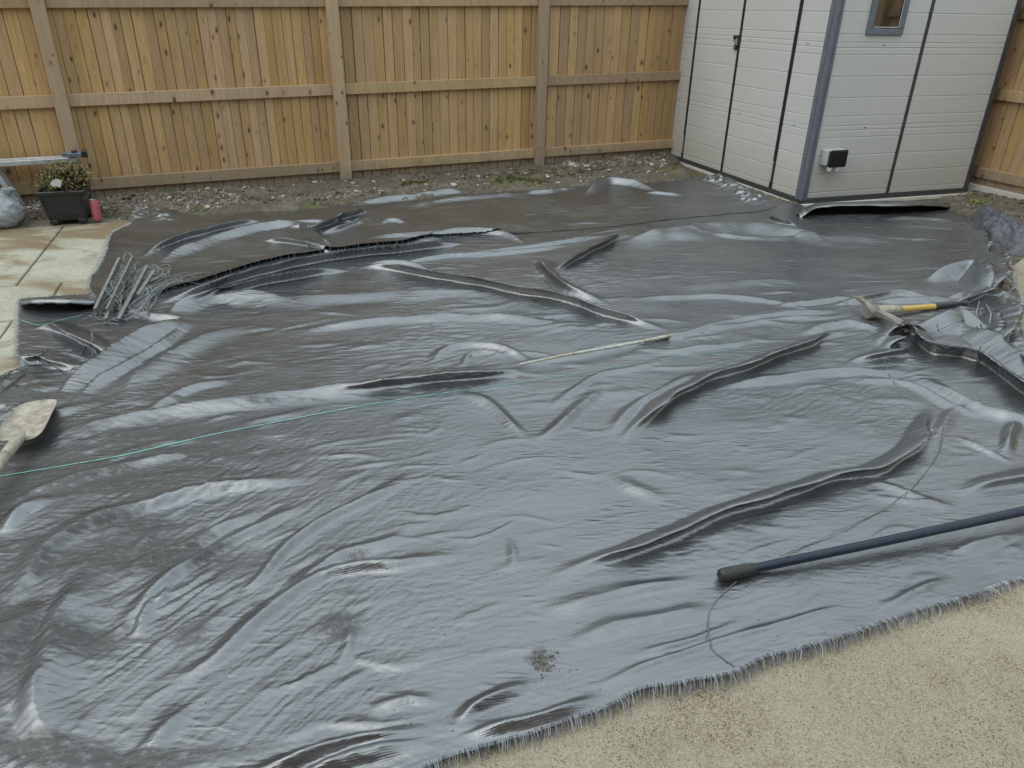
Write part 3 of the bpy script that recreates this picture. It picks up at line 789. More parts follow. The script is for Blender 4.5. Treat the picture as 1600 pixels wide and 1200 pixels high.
def add_fold(Hh, P, H, wf, wn, seed, taper=.16, jit=.012, sharp=1.0, shear=0.):
    P = densify(P, .05)
    wob = np.array([pnoise(np.array([p[0] * 5.]), np.array([p[1] * 5.]), seed)[0] for p in P])
    tg = np.gradient(P, axis=0); tg /= np.linalg.norm(tg, axis=1)[:, None] + 1e-9
    if tg[:, 0].sum() < 0: P = P[::-1]; tg = -tg[::-1]
    nn = np.stack([tg[:, 1], -tg[:, 0]], 1)        # towards the viewer when the line runs rightwards
    P = P + nn * (wob * jit - H * shear * .85)[:, None]
    seg = np.linalg.norm(np.diff(P, axis=0), axis=1); acc = np.concatenate([[0], np.cumsum(seg)]); Lt = acc[-1]
    wm = max(wf, wn) * 1.6 + .01
    x0, y0 = P.min(0) - wm; x1, y1 = P.max(0) + wm
    rmin = max(0.01, math.hypot(0, 0)); 
    idx = np.nonzero((PX > x0) & (PX < x1) & (PY > y0) & (PY < y1))
    if len(idx[0]) == 0: return
    X = PX[idx]; Y = PY[idx]
    best = np.full(X.shape, 1e9); sd = np.zeros_like(X); tt = np.zeros_like(X); nx_ = np.zeros_like(X); ny_ = np.zeros_like(X)
    for i in range(len(P) - 1):
        a = P[i]; d = P[i + 1] - a; l2 = d @ d + 1e-12
        # only points near this piece
        m = (np.abs(X - a[0] - d[0] / 2) < wm + abs(d[0]) / 2) & (np.abs(Y - a[1] - d[1] / 2) < wm + abs(d[1]) / 2)
        if not m.any(): continue
        xm = X[m] - a[0]; ym = Y[m] - a[1]
        t = np.clip((xm * d[0] + ym * d[1]) / l2, 0, 1)
        ex_ = xm - t * d[0]; ey_ = ym - t * d[1]; q = ex_ * ex_ + ey_ * ey_
        b = best[m]; up = q < b
        ii = np.nonzero(m)[0][up]
        best[ii] = q[up]; l = math.sqrt(l2)
        sd[ii] = (xm[up] * d[1] - ym[up] * d[0]) / l
        tt[ii] = (acc[i] + t[up] * l) / Lt
        nx_[ii] = d[1] / l; ny_[ii] = -d[0] / l
    dist = np.sqrt(np.minimum(best, 100))
    side = np.where(sd > 0, wn, wf)
    side = side * (1 + .35 * pnoise(X * 4, Y * 4, seed + 5))
    s_ = np.clip(dist / side, 0, 1)
    prof = .5 * (1 + np.cos(np.pi * s_)) * (1 - .25 * s_) 
    prof = prof * (1 - sharp * .25) + sharp * .25 * (1 - s_) ** 2
    e = np.minimum(tt, 1 - tt) * Lt
    tl = min((taper + .12) * Lt + .04, .42)
    hv = H * prof * sstep(0, 1, e / tl) ** 1.1 * (1 + .2 * pnoise(X * 6, Y * 6, seed + 9))
    if shear:
        q_ = hv * np.minimum(hv / H, 1.3) * shear * 1.25; SX[idx] += nx_ * q_; SY[idx] += ny_ * q_
    Hh[idx] = np.maximum(Hh[idx], hv) + .35 * np.minimum(Hh[idx], hv)

HH = np.zeros_like(PX); SX = np.zeros_like(PX); SY = np.zeros_like(PX)
for k, (px, H, wf, wn) in enumerate(FOLDS):
    H = H * (1.3 if H >= .02 else 1.45)
    P = np.array([G(x, y, H * .9)[:2] for x, y in px])
    add_fold(HH, P, H, wf, wn, 20 + k, shear=(.85 if H > .045 and wn <= .05 else .5 if H > .036 and wn <= .06 else 0))
# scattered small folds following the pull of the cloth
rr_ = np.random.default_rng(5)
def dir_at(x, y):
    """bearing of the small folds (radians from +x)"""
    w = sstep(-.1, -1.1, x) * sstep(3.0, 1.9, y)
    base = 14 + 42 * w + 10 * sstep(.8, 1.8, x) * sstep(1.8, 2.6, y) * -1
    return math.radians(base)
def small_folds(n, xr, yr, hr, lr, wr, spread=12, seed=0):
    for i in range(n):
        x = rr_.uniform(*xr); y = rr_.uniform(*yr)
        a = dir_at(np.float64(x), np.float64(y)) + math.radians(rr_.normal(0, spread)); l = rr_.uniform(*lr)
        c = rr_.normal(0, .5); P = []
        for t in np.linspace(-.5, .5, 5):
            P.append((x + math.cos(a + c * t) * l * t, y + math.sin(a + c * t) * l * t))
        w = rr_.uniform(*wr)
        add_fold(HH, np.array(P), rr_.uniform(*hr), w * rr_.uniform(.7, 1.6), w * rr_.uniform(.6, 1.3), 300 + i + seed, .35, .02, .6)
small_folds(150, (-2.0, 2.2), (1.0, 2.6), (.002, .007), (.12, .45), (.012, .035))
small_folds(130, (-2.3, 2.6), (2.5, 4.6), (.003, .009), (.15, .6), (.02, .05), seed=400)
small_folds(50, (-2.5, 3.4), (4.5, 6.4), (.002, .008), (.2, .6), (.03, .06), 8, seed=800)
small_folds(70, (-1.8, -.3), (1.0, 2.6), (.004, .010), (.12, .4), (.018, .04), 14, seed=1200)

def rot(a, X=None, Y=None):
    a = math.radians(a); return PX * math.cos(a) + PY * math.sin(a), -PX * math.sin(a) + PY * math.cos(a)
def wrinkle(a, along, across, amp, seed, warp=.5):
    u, v = rot(a)
    wx = pnoise(u * 2.1, v * 2.1, seed + 1) * warp
    n1 = pnoise(u / along + wx, v / across + wx * 1.5, seed)
    n2 = pnoise(u / along * 1.9 + 7 + wx, v / across * 2.1, seed + 2)
    return amp * ((1 - np.abs(n1) * 2.0) * .6 + n2 * .5)
left = sstep(-.0, -1.0, PX) * sstep(3.2, 2.0, PY)
calm = sstep(4.6, 5.2, PY + .12 * PX)                 # the wet flat rear part hardly creases
calm2 = sstep(1.0, 1.6, PX) * sstep(4.0, 4.3, PY)
calm = np.maximum(calm, calm2)
midz = sstep(2.3, 2.9, PY) * (1 - calm)
m1 = sstep(-.25, .45, fbm(PX * 1.3, PY * 1.7, 2, 61)); m2 = sstep(-.2, .4, fbm(PX * 1.6, PY * 1.6, 2, 71)); m3 = sstep(-.1, .5, fbm(PX * 2.2, PY * 2.6, 2, 81))
micro = (wrinkle(12, .26, .040, .0030, 101) * m1 * (.35 + .65 * midz) * (1 - left * .7)
         + wrinkle(33, .17, .034, .0024, 111) * m2 * (.4 + .6 * midz)
         + wrinkle(-22, .15, .030, .0018, 121) * m3 * (.4 + .6 * midz) * (1 - left)
         + wrinkle(56, .17, .028, .0034, 131) * left * (.45 + .55 * m2)
         + wrinkle(15, .10, .019, .0013, 141) * (.3 + .7 * m3) + wrinkle(60, .07, .017, .0012, 151) * (.25 + .75 * left) * m2)
micro *= (1 - .72 * calm) * 1.2
# streaks in the wet rear part: long shallow ripples
micro += calm * (wrinkle(3, .42, .085, .0034, 161) * sstep(.25, .8, m3) + wrinkle(8, .16, .034, .0024, 171) * sstep(.45, .9, m2) + wrinkle(-6, .2, .04, .0022, 181) * sstep(.5, .95, m1))
# broad unevenness of the ground beneath, and slack between
broad = .010 * (1 + fbm(PX * .9, PY * .9, 2, 41)) + .006 * fbm(PX * 2.6, PY * 3.2, 2, 51) * (1 - .6 * calm)
def dist_line(px, z=0):
    P = densify(poly_world(px, z), .08); best = np.full(PX.shape, 1e9)
    for i in range(len(P) - 1):
        a = P[i]; d = P[i + 1] - a; l2 = d @ d + 1e-12
        m = np.nonzero((np.abs(PX - a[0]) < 1.0) & (np.abs(PY - a[1]) < 1.0))
        xm = PX[m] - a[0]; ym = PY[m] - a[1]; t = np.clip((xm * d[0] + ym * d[1]) / l2, 0, 1)
        q = np.hypot(xm - t * d[0], ym - t * d[1]); best[m] = np.minimum(best[m], q)
    return best
def crumple(freq, seed):
    """creased cloth: sum of folded noise in turning directions"""
    h = 0
    for k, a in enumerate((15, 75, 130, 45)):
        u, v = rot(a); w = pnoise(u * freq * .6, v * freq * .6, seed + k) * .8
        h = h + (1 - 2 * np.abs(pnoise(u * freq * .8 + w, v * freq * 1.5 + w, seed + 10 + k))) / (1.3 ** k)
    return h / 2.6
# bunched cloth by the shed front and down the right side
d_shed = dist_line([(1060,268),(1085,272),(1120,288),(1150,303),(1180,318)])
d_right = dist_line([(1535,350),(1550,395),(1562,440),(1575,470),(1580,510),(1600,550),(1680,600)])
cr = crumple(9, 200); cr2 = crumple(20, 230)
bunch = np.exp(-(d_shed / .15) ** 2) * (.028 + .050 * cr + .010 * cr2)
crv = wrinkle(72, .22, .055, .045, 260) + wrinkle(100, .12, .035, .018, 261)
bunch = bunch + np.exp(-(d_right / .13) ** 2) * np.clip(.030 + .25 * crv + .008 * cr, 0, .13)
d_cr = dist_line([(210,345),(235,338),(260,345)])
bunch = bunch + np.exp(-(d_cr / .12) ** 2) * (.03 + .03 * cr + .012 * cr2)
d_lf = dist_line([(-20,600),(10,620),(40,640)])
bunch = bunch + np.exp(-(d_lf / .12) ** 2) * (.01 + .012 * cr + .006 * cr2)
d_cav = dist_line([(1262,336),(1300,330),(1350,327),(1400,325),(1470,324)])
HZ = .006 + (1 - .9 * np.exp(-(d_cav / .16) ** 4)) * np.maximum(0, HH + micro + broad * 1.0 + bunch)

def pip(P, X, Y):
    inside = np.zeros(X.shape, bool); j = len(P) - 1
    for i in range(len(P)):
        xi, yi = P[i]; xj, yj = P[j]
        if yi != yj:
            c = ((yi > Y) != (yj > Y)) & (X < (xj - xi) * (Y - yi) / (yj - yi) + xi); inside ^= c
        j = i
    return inside
def edge_dist(PW):
    """distance of each grid point to the outline, up to 6 cm"""
    best = np.full(PX.shape, .06)
    # bin grid points coarsely so that only near ones are tested
    for i in range(0, len(PW), 4):
        seg_ = [PW[(i + j) % len(PW)] for j in range(5)]; S_ = np.array(seg_); lo = S_.min(0) - .07; hi = S_.max(0) + .07
        if hi[1] < .5 or hi[0] < -6 or lo[0] > 7 or lo[1] > 8: continue
        # window in ring coordinates
        cs = np.array([(lo[0], lo[1]), (lo[0], hi[1]), (hi[0], lo[1]), (hi[0], hi[1])])
        r_ = np.hypot(cs[:, 0], cs[:, 1]); a_ = np.degrees(np.arctan2(cs[:, 0], cs[:, 1]))
        i0 = max(0, int(np.searchsorted(rr, r_.min() - .08)) - 1); i1 = min(NR, int(np.searchsorted(rr, r_.max() + .02)) + 2)
        j0 = int(np.clip((a_.min() + 50) / 108 * (NA - 1) - 2, 0, NA)); j1 = int(np.clip((a_.max() + 50) / 108 * (NA - 1) + 3, 0, NA))
        if i1 <= i0 or j1 <= j0: continue
        X = PX[i0:i1, j0:j1]; Y = PY[i0:i1, j0:j1]; b = best[i0:i1, j0:j1]
        for q in range(4):
            A = S_[q]; d = S_[q + 1] - A; l2 = d @ d + 1e-12; t = np.clip(((X - A[0]) * d[0] + (Y - A[1]) * d[1]) / l2, 0, 1)
            b = np.minimum(b, np.hypot(X - A[0] - t * d[0], Y - A[1] - t * d[1]))
        best[i0:i1, j0:j1] = b
    return best
def make_sheet(name, px, mat, parent, dz, lip=None):
    PW = densify(np.vstack([poly_world(px), poly_world(px[:1])]), .03)[:-1]
    jx = np.array([fbm(np.array([p[0] * 9]), np.array([p[1] * 9]), 2, 88)[0] for p in PW]); jy = np.array([fbm(np.array([p[0] * 9]), np.array([p[1] * 9]), 2, 93)[0] for p in PW])
    PW = PW + np.stack([jx, jy], 1) * .007
    cx = (PX[:-1, :-1] + PX[1:, 1:]) / 2; cy = (PY[:-1, :-1] + PY[1:, 1:]) / 2
    keep = pip(PW, cx, cy)
    Z = HZ + dz
    used = np.zeros(PX.shape, int); 
    for a in (0, 1):
        for b in (0, 1):
            used[a:PX.shape[0] - 1 + a, b:PX.shape[1] - 1 + b] += keep
    X = PX.copy(); Y = PY.copy()
    X0_, Y0_ = X.copy(), Y.copy()
    bi = np.nonzero((used > 0) & (used < 4))
    A = PW; B = np.roll(PW, -1, 0); D = B - A; l2 = (D ** 2).sum(1) + 1e-12
    for s0 in range(0, len(bi[0]), 4000):
        sl = (bi[0][s0:s0 + 4000], bi[1][s0:s0 + 4000])
        x = X[sl][:, None]; y = Y[sl][:, None]
        t = np.clip(((x - A[:, 0]) * D[:, 0] + (y - A[:, 1]) * D[:, 1]) / l2, 0, 1)
        qx = A[:, 0] + t * D[:, 0]; qy = A[:, 1] + t * D[:, 1]; q = np.hypot(x - qx, y - qy); k = q.argmin(1); r = np.arange(len(k))
        cell = np.hypot(X[sl], Y[sl]) * .0075
        ok = q[r, k] < cell
        X[sl] = np.where(ok, qx[r, k], X[sl]); Y[sl] = np.where(ok, qy[r, k], Y[sl])
    mv = sstep(0, .04, edge_dist(PW))
    X = X + SX * mv; Y = Y + SY * mv
    if lip is not None: Z = Z + lip
    idm = np.full(PX.shape, -1); sel = used > 0; idm[sel] = np.arange(sel.sum())
    V = np.stack([X[sel], Y[sel], Z[sel]], 1)
    q = np.stack([idm[:-1, :-1][keep], idm[1:, :-1][keep], idm[1:, 1:][keep], idm[:-1, 1:][keep]], 1)
    # rows run outwards (r grows with the first index), columns clockwise: order chosen so that normals point up
    q = q[:, ::-1]
    me = bpy.data.meshes.new(name); me.vertices.add(len(V)); me.vertices.foreach_set('co', V.astype(np.float32).ravel())
    me.loops.add(q.size); me.loops.foreach_set('vertex_index', q.astype(np.int32).ravel())
    me.polygons.add(len(q)); me.polygons.foreach_set('loop_start', np.arange(0, q.size, 4, dtype=np.int32))
    me.update(calc_edges=True); me.polygons.foreach_set('use_smooth', np.ones(len(q), bool))
    if me.polygons[0].normal.z < 0: me.flip_normals()
    me.materials.append(mat)
    o = bpy.data.objects.new(name, me); COL.objects.link(o)
    return o, PW
def hz(x, y):
    """height of the cloth at a point (bilinear in ring coordinates)"""
    r = math.hypot(x, y); a = math.atan2(x, y); t = math.atan2(CH, r)
    fi = float(np.interp(r, rr, np.arange(NR))); fj = (math.degrees(a) + 50) / 108 * (NA - 1)
    fi = min(max(fi, 0), NR - 2.001); fj = min(max(fj, 0), NA - 2.001); i = int(fi); j = int(fj); u = fi - i; v = fj - j
    return float((HZ[i, j] * (1 - u) + HZ[i + 1, j] * u) * (1 - v) + (HZ[i, j + 1] * (1 - u) + HZ[i + 1, j + 1] * u) * v)
def on(x, y, dz=0.):
    """picture point -> point lying on the cloth"""
    z = 0.02
    for _ in range(6):
        p = G(x, y, z); z = hz(p[0], p[1])
    return np.array([p[0], p[1], z + dz])

FRONT = [(30,471),(90,466),(150,466),(200,478),(245,450),(330,428),(420,402),(560,378),(640,370),(740,358),(960,344),(1048,334),(1195,322),(1245,322),(1262,330),
         (1330,327),(1400,322),(1480,320),(1508,330),(1530,350),(1560,390),(1578,430),(1582,458),(1592,480),(1588,515),(1600,540),(1660,590),(1900,720),(2100,830),
         (1900,820),(1600,906),(1500,943),(1400,972),(1300,1008),(1200,1035),(1150,1060),(1085,1072),(1000,1088),(930,1120),(850,1148),(770,1172),(680,1198),(560,1262),(300,1420),
         (-300,1560),(-700,1300),(-500,900),(-200,720),(-60,660),(-20,625),(5,600),(35,585),(28,548)]
REAR = [(222,338),(205,355),(178,368),(168,392),(160,415),(146,440),(148,466),(190,480),(245,463),(330,441),(420,414),(560,391),(640,383),(740,371),(850,366),(960,357),
        (1048,346),(1132,338),(1195,332),(1214,322),(1180,312),(1152,300),(1146,291),(1110,274),(1080,261),(1062,264),(1044,267),(1006,271),(912,277),(825,286),(719,297),(662,302),(600,310),(510,318),(431,322),
        (340,330),(290,332),(246,330)]
front, PWF = make_sheet('ground_sheet', FRONT, M_fab, None, 0)
tag(front, 'large near sheet of wet grey woven ground cover, its frayed edge on the sandy concrete', 'ground sheet', 'woven ground sheets')
rear_edge = dist_line([(146,440),(148,466),(190,480),(245,463),(330,441),(420,414),(560,391),(640,383),(740,371),(850,366),(960,357),(1048,346),(1132,338),(1195,332),(1214,322)])
rear, PWR = make_sheet('ground_sheet', REAR, M_fab, None, .003, lip=(.006 + .014 * np.exp(-(rear_edge / .05) ** 2)) * sstep(.2, -.6, PX))
tag(rear, 'far sheet of wet dark woven ground cover lapping over the near one, below the fence', 'ground sheet', 'woven ground sheets')

# frayed ends of the tapes along an edge
def fringe(PW, cond, parent, length, step, dz=0., lift=.012, seed=3, slant=None):
    r = np.random.default_rng(seed); mb_v = []; mb_f = []
    n = len(PW); cen = PW.mean(0)
    area = 0.5 * np.sum(PW[:, 0] * np.roll(PW[:, 1], -1) - np.roll(PW[:, 0], -1) * PW[:, 1])
    sg = 1 if area > 0 else -1
    for i in range(n):
        a = PW[i]; b = PW[(i + 1) % n]
        if not cond((a + b) / 2): continue
        d = b - a; l = np.hypot(*d); d = d / (l + 1e-9); nrm = np.array([d[1], -d[0]]) * sg
        k = max(1, int(l / step))
        for j in range(k):
            p = a + (b - a) * (j + r.random()) / k
            clump = pnoise(np.array([p[0] * 14]), np.array([p[1] * 14]), 7)[0]
            L_ = length * r.uniform(.4, 1.15) * (1 + .25 * clump)
            if r.random() < .12: L_ *= 1.6
            sl = (slant if slant is not None else 0) + r.normal(0, .16) + clump * .4
            dd = nrm + d * sl; dd = dd / np.hypot(*dd)
            z0 = hz(*(p - nrm * .004)) + dz; w = r.uniform(.0004, .0010)
            z1 = z0 + r.uniform(-.4, 1) * lift; z2 = max(.002, z0 * r.uniform(0, .6) + r.uniform(-.3, 1) * lift * .6)
            pts = [(p - nrm * .008, z0 + .001), (p + dd * L_ * .5, z1), (p + dd * L_, z2)]
            s_ = np.array([-dd[1], dd[0]]) * w; base = len(mb_v)
            for q, z in pts:
                z = max(z, .0015); mb_v.append((q[0] - s_[0], q[1] - s_[1], z)); mb_v.append((q[0] + s_[0], q[1] + s_[1], z)); mb_v.append((q[0], q[1], z + w * 1.2))
            for q in (0, 3):
                o_ = base + q
                mb_f += [(o_, o_ + 1, o_ + 4, o_ + 3), (o_ + 1, o_ + 2, o_ + 5, o_ + 4), (o_ + 2, o_, o_ + 3, o_ + 5)]
    o = mesh_obj('frayed_edge', mb_v, mb_f, M_fringe, parent); tag(o, kind='stuff'); return o
nearx = lambda p: p[1] < 2.9 and p[0] > -.9 and p[1] < 1.0 + 1.1 * (p[0] + .9)
fringe(PWF, nearx, front, .025, .0026, slant=.35, lift=.006)
fringe(PWF, lambda p: (p[0] < -1.8 and p[1] > 2.3) or (p[0] > 2.3 and 2.5 < p[1] < 5), front, .022, .006, seed=4)
fringe(PWR, lambda p: p[0] < -2.2, rear, .035, .005, dz=.009, seed=5)
ref = poly_world([(245,463),(330,441),(420,414),(560,391),(640,383),(740,371)])
def near_line(p, P, tol):
    for i in range(len(P) - 1):
        d = P[i + 1] - P[i]; t = np.clip(((p - P[i]) @ d) / (d @ d), 0, 1)
        if np.hypot(*(p - P[i] - t * d)) < tol: return True
    return False
fringe(PWR, lambda p: near_line(p, ref, .04), rear, .008, .022, dz=.02, seed=6)

# ------------------------------------------------------------------ parts of the sheets
def ribbon(px, w, mat, name, parent, dz=.0012, n=5, step=12):
    P = []
    for (x0, y0), (x1, y1) in zip(px[:-1], px[1:]):
        k = max(2, int(math.hypot(x1 - x0, y1 - y0) / step))
        for i in range(k): P.append((x0 + (x1 - x0) * i / k, y0 + (y1 - y0) * i / k))
    P.append(px[-1]); V = []; Fc = []
    W_ = [on(x, y) for x, y in P]
    for i, p in enumerate(W_):
        a = W_[max(0, i - 1)]; b = W_[min(len(W_) - 1, i + 1)]; d = (b - a)[:2]; d /= np.hypot(*d) + 1e-9; nn = np.array([-d[1], d[0]])
        for s_, e in ((-1, 0), (0, .0008), (1, 0)):
            q = p[:2] + nn * s_ * w / 2; V.append((q[0], q[1], hz(*q) + dz + e))
    for i in range(len(W_) - 1):
        for k in range(2):
            a = i * 3 + k; Fc.append((a, a + 1, a + 4, a + 3))
    o = mesh_obj(name, V, Fc, mat, parent, True)
    m = o.modifiers.new('thick', 'SOLIDIFY'); m.thickness = .0006
    return o
def curve_px(px, step=6):
    P = densify(np.array(px, float), step); return [tuple(p) for p in P]
ribbon(curve_px([(-60,760),(0,745),(100,728),(200,710),(320,682),(430,660),(560,635)]), .0055, M_teal, 'marker_line', front)
ribbon(curve_px([(560,635),(650,621),(740,608),(830,596),(900,584)]), .0032, M_teal, 'marker_line', front)
ribbon(curve_px([(900,584),(975,572),(1050,560),(1150,546),(1195,541)]), .0026, M_teal, 'marker_line', front)
ribbon(curve_px([(32,500),(60,508),(95,500),(130,492)]), .003, M_teal, 'marker_line', front)

def thread(px, r, mat, name='loose_thread', parent=None, lift=.004, n=5, wob=.004, seed=0):
    P = curve_px(px, 14); pts = []
    for i, (x, y) in enumerate(P):
        z = lift * (1 + .9 * math.sin(i * .9 + seed)) ; p = on(x, y, r + z); pts.append(tuple(p))
    return MB().tube(pts, r, n).build(name, mat, parent, smooth=True)
thread([(1476,662),(1470,700),(1445,740),(1400,785),(1310,832),(1240,862),(1195,886),(1150,905)], .0014, M_thread, parent=front)
thread([(1150,912),(1118,940),(1107,968),(1108,1000),(1120,1022),(1148,1042)], .0013, M_thread, parent=front, seed=2)
thread([(1378,552),(1390,585),(1405,605),(1440,625),(1474,642)], .0014, M_thread, parent=front, seed=3)
thread([(1395,552),(1383,562)], .002, M_thread, parent=front)
thread([(1528,486),(1533,505),(1536,530),(1530,540),(1536,552)], .0018, M_dark, parent=front, seed=4)
thread([(1530,472),(1527,482),(1524,497)], .003, M_wire, parent=front)
thread([(1540,478),(1546,490),(1546,505)], .003, M_wire, parent=front)
for k in range(7):
    x = random.uniform(1500, 1575); y = random.uniform(450, 560); P = [(x, y)]
    a = random.uniform(0, 6.28)
    for j in range(4):
        a += random.uniform(-.9, .9); x += math.cos(a) * random.uniform(8, 20); y += math.sin(a) * random.uniform(4, 10); P.append((min(x, 1590), y))
    thread(P, .0013, random.choice([M_dark, M_thread, M_dark]), parent=front, lift=.01, seed=k)
for k, P in enumerate([[(0,597),(20,583),(45,573),(80,570),(118,573)], [(0,592),(25,580),(60,583),(105,577)], [(0,620),(20,600),(40,585)], [(145,520),(147,535),(150,548)], [(125,555),(135,542),(145,528)]]):
    thread(P, .002, M_dark if k < 3 else M_thread, parent=front, seed=k)

# curled far edge of the near sheet along the shed side: a flap standing up and hanging forward
def itp(P, t):
    P = np.array(P, float); x = np.linspace(0, 1, len(P)); return np.array([np.interp(t, x, P[:, k]) for k in range(P.shape[1])])
M_hollow_shade = simple_mat('hollow_shade', (.010, .010, .010), (.022, .021, .019), 30, .9, spec=.15)  # shade inside the curled edges, painted as matt black
def curl(lipb, lipf, NS, floor_px=14):
    """cloth standing up at its edge and lapping forward; lipb/lipf: back and front line of the lap (x, y, height)"""
    cv = []; cf = []
    for i in range(NS + 1):
        t = i / NS; b = itp(lipb, t); f = itp(lipf, t); w_ = .6 * math.sin(t * 23) + .4 * math.sin(t * 57)
        B = G(b[0], b[1], b[2]); Fp = G(f[0], f[1] + .4 * w_, f[2])
        foot = np.array([B[0], B[1], -.004])
        hang = Fp + (Fp - B) * .02 + np.array([0, 0, -.007 - .003 * w_])
        prof = [foot, foot * .6 + B * .4 + np.array([0, .01, 0]), B * .85 + foot * .15 + np.array([0, .008, 0]), B, B * .5 + Fp * .5 + np.array([0, 0, .006 + .002 * w_]), Fp, hang]
        cv += [tuple(p) for p in prof]
    for i in range(NS):
        for k in range(6):
            a = i * 7 + k; cf.append((a, a + 1, a + 8, a + 7))
    top = [f for i, f in enumerate(cf) if i % 6 >= 3]; und = [f for i, f in enumerate(cf) if i % 6 < 3]
    ce = mesh_obj('curled_edge', cv, top, M_fab, front, True); m = ce.modifiers.new('thick', 'SOLIDIFY'); m.thickness = .0015
    # cloth underside and floor strip blackened: shade of the hollow put into the colour
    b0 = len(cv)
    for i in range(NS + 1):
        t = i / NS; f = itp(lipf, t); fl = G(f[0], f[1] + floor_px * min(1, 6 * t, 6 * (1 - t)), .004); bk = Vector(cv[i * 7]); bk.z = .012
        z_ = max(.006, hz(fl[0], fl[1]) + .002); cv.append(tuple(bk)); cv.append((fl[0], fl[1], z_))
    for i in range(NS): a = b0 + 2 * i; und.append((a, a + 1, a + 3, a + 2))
    cu = []
    for f in top[:]: und.append(f)
    uo = mesh_obj('underside_shade', [(p[0], p[1], p[2] - (.0028 if j < b0 else 0)) for j, p in enumerate(cv)], und, M_hollow_shade, front, True)
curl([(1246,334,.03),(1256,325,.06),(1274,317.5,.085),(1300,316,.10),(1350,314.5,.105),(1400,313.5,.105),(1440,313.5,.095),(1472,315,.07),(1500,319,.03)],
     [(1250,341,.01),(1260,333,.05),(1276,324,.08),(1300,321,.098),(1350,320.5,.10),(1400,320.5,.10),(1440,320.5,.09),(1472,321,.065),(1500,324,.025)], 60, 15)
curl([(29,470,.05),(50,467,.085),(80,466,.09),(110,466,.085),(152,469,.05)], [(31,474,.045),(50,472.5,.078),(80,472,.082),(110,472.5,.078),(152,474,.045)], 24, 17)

# crumbs of mud and grit lying on the cloth
mb = MB()
def rock(mb, p, r, rnd, flat_=.6):
    b = len(mb.v); n1, n2 = 5, 3; ph = rnd.uniform(0, 6)
    top = (p[0], p[1], p[2] + r * flat_); mb.v.append(top)
    for j in range(2):
        zz = (.35, -.4)[j]; rr = (.8, 1.0)[j]
        for k in range(n1):
            a = ph + 2 * math.pi * (k + .5 * j) / n1; q = r * rr * rnd.uniform(.75, 1.2)
            mb.v.append((p[0] + math.cos(a) * q, p[1] + math.sin(a) * q * .85, p[2] + zz * r * flat_))
    for k in range(n1):
        k2 = (k + 1) % n1
        mb.f.append((b, b + 1 + k, b + 1 + k2)); mb.f.append((b + 1 + k, b + 1 + n1 + k, b + 1 + k2)); mb.f.append((b + 1 + k2, b + 1 + n1 + k, b + 1 + n1 + k2))
rg = random.Random(4)
for k in range(150):
    x = rg.uniform(0, 1500); y = rg.uniform(430, 1150)
    if y > 1195 - (x - 680) * .31 - 25: continue
    rock(mb, on(x, y), rg.uniform(.0012, .0035), rg)
for k in range(60):
    rock(mb, on(rg.gauss(846, 9), rg.gauss(1036, 9)), rg.uniform(.002, .005), rg)
for k in range(25):
    rock(mb, on(rg.gauss(885, 25), rg.gauss(1062, 12)), rg.uniform(.001, .003), rg)
g_ = mb.build('mud_crumb', M_soil); tag(g_, 'small crumbs of mud and grit sprinkled on the near sheet', 'grit', kind='stuff')

# ------------------------------------------------------------------ soil bed along the fence, and at the right
def heap(name, px, res, hfun, mat, parent=None, kind='structure', inset=.10):
    PW = densify(np.vstack([poly_world(px), poly_world(px[:1])]), .06)[:-1]
    x0, y0 = PW.min(0); x1, y1 = PW.max(0)
    nx = int((x1 - x0) / res) + 2; ny = int((y1 - y0) / res) + 2
    X, Y = np.meshgrid(np.linspace(x0, x1, nx), np.linspace(y0, y1, ny))
    ins = pip(PW, X, Y)
    d = np.full(X.shape, 9.)
    for i in range(len(PW)):
        a = PW[i]; b = PW[(i + 1) % len(PW)]; dd = b - a; l2 = dd @ dd + 1e-12
        t = np.clip(((X - a[0]) * dd[0] + (Y - a[1]) * dd[1]) / l2, 0, 1)
        d = np.minimum(d, np.hypot(X - a[0] - t * dd[0], Y - a[1] - t * dd[1]))
    e = sstep(0, inset, d) * ins
    Z = -.028 + e * hfun(X, Y)
    keep = ins[:-1, :-1] | ins[1:, 1:] | ins[1:, :-1] | ins[:-1, 1:]
    idm = np.full(X.shape, -1); used = np.zeros(X.shape, bool)
    for a in (0, 1):
        for b in (0, 1): used[a:ny - 1 + a, b:nx - 1 + b] |= keep
    idm[used] = np.arange(used.sum()); V = np.stack([X[used], Y[used], Z[used]], 1)
    q = np.stack([idm[:-1, :-1][keep], idm[:-1, 1:][keep], idm[1:, 1:][keep], idm[1:, :-1][keep]], 1)
    o = mesh_obj(name, V, q.tolist(), mat, parent, True)
    if kind: tag(o, kind=kind)
    def hh(x, y):
        i = int(np.clip((y - y0) / (y1 - y0) * (ny - 1), 0, ny - 1)); j = int(np.clip((x - x0) / (x1 - x0) * (nx - 1), 0, nx - 1)); return float(Z[i, j])
    return o, hh, PW
def soilh(X, Y):
    c = 1 - np.abs(pnoise(X * 14, Y * 14, 305)); c2 = 1 - np.abs(pnoise(X * 34, Y * 34, 306))
    return .040 + .042 * fbm(X * 3, Y * 3, 3, 301) + .030 * c + .013 * c2
BED = [(-40,322),(60,322),(150,334),(250,342),(340,338),(520,326),(700,304),(850,294),(1010,280),(1075,274),(1050,262),(1040,236),(840,258),(541,282),(300,300),(120,318),(-40,312)]
bed, bh, BPW = heap('soil_bed', [(-160,345),(20,346),(85,342),(150,340),(205,345),(260,350),(340,345),(520,334),(700,316),(850,302),(1010,292),(1090,285),(1075,262),(1045,232),(840,254),(541,277),(300,296),(118,306),(-160,326)], .016, soilh, M_soil, inset=.14)
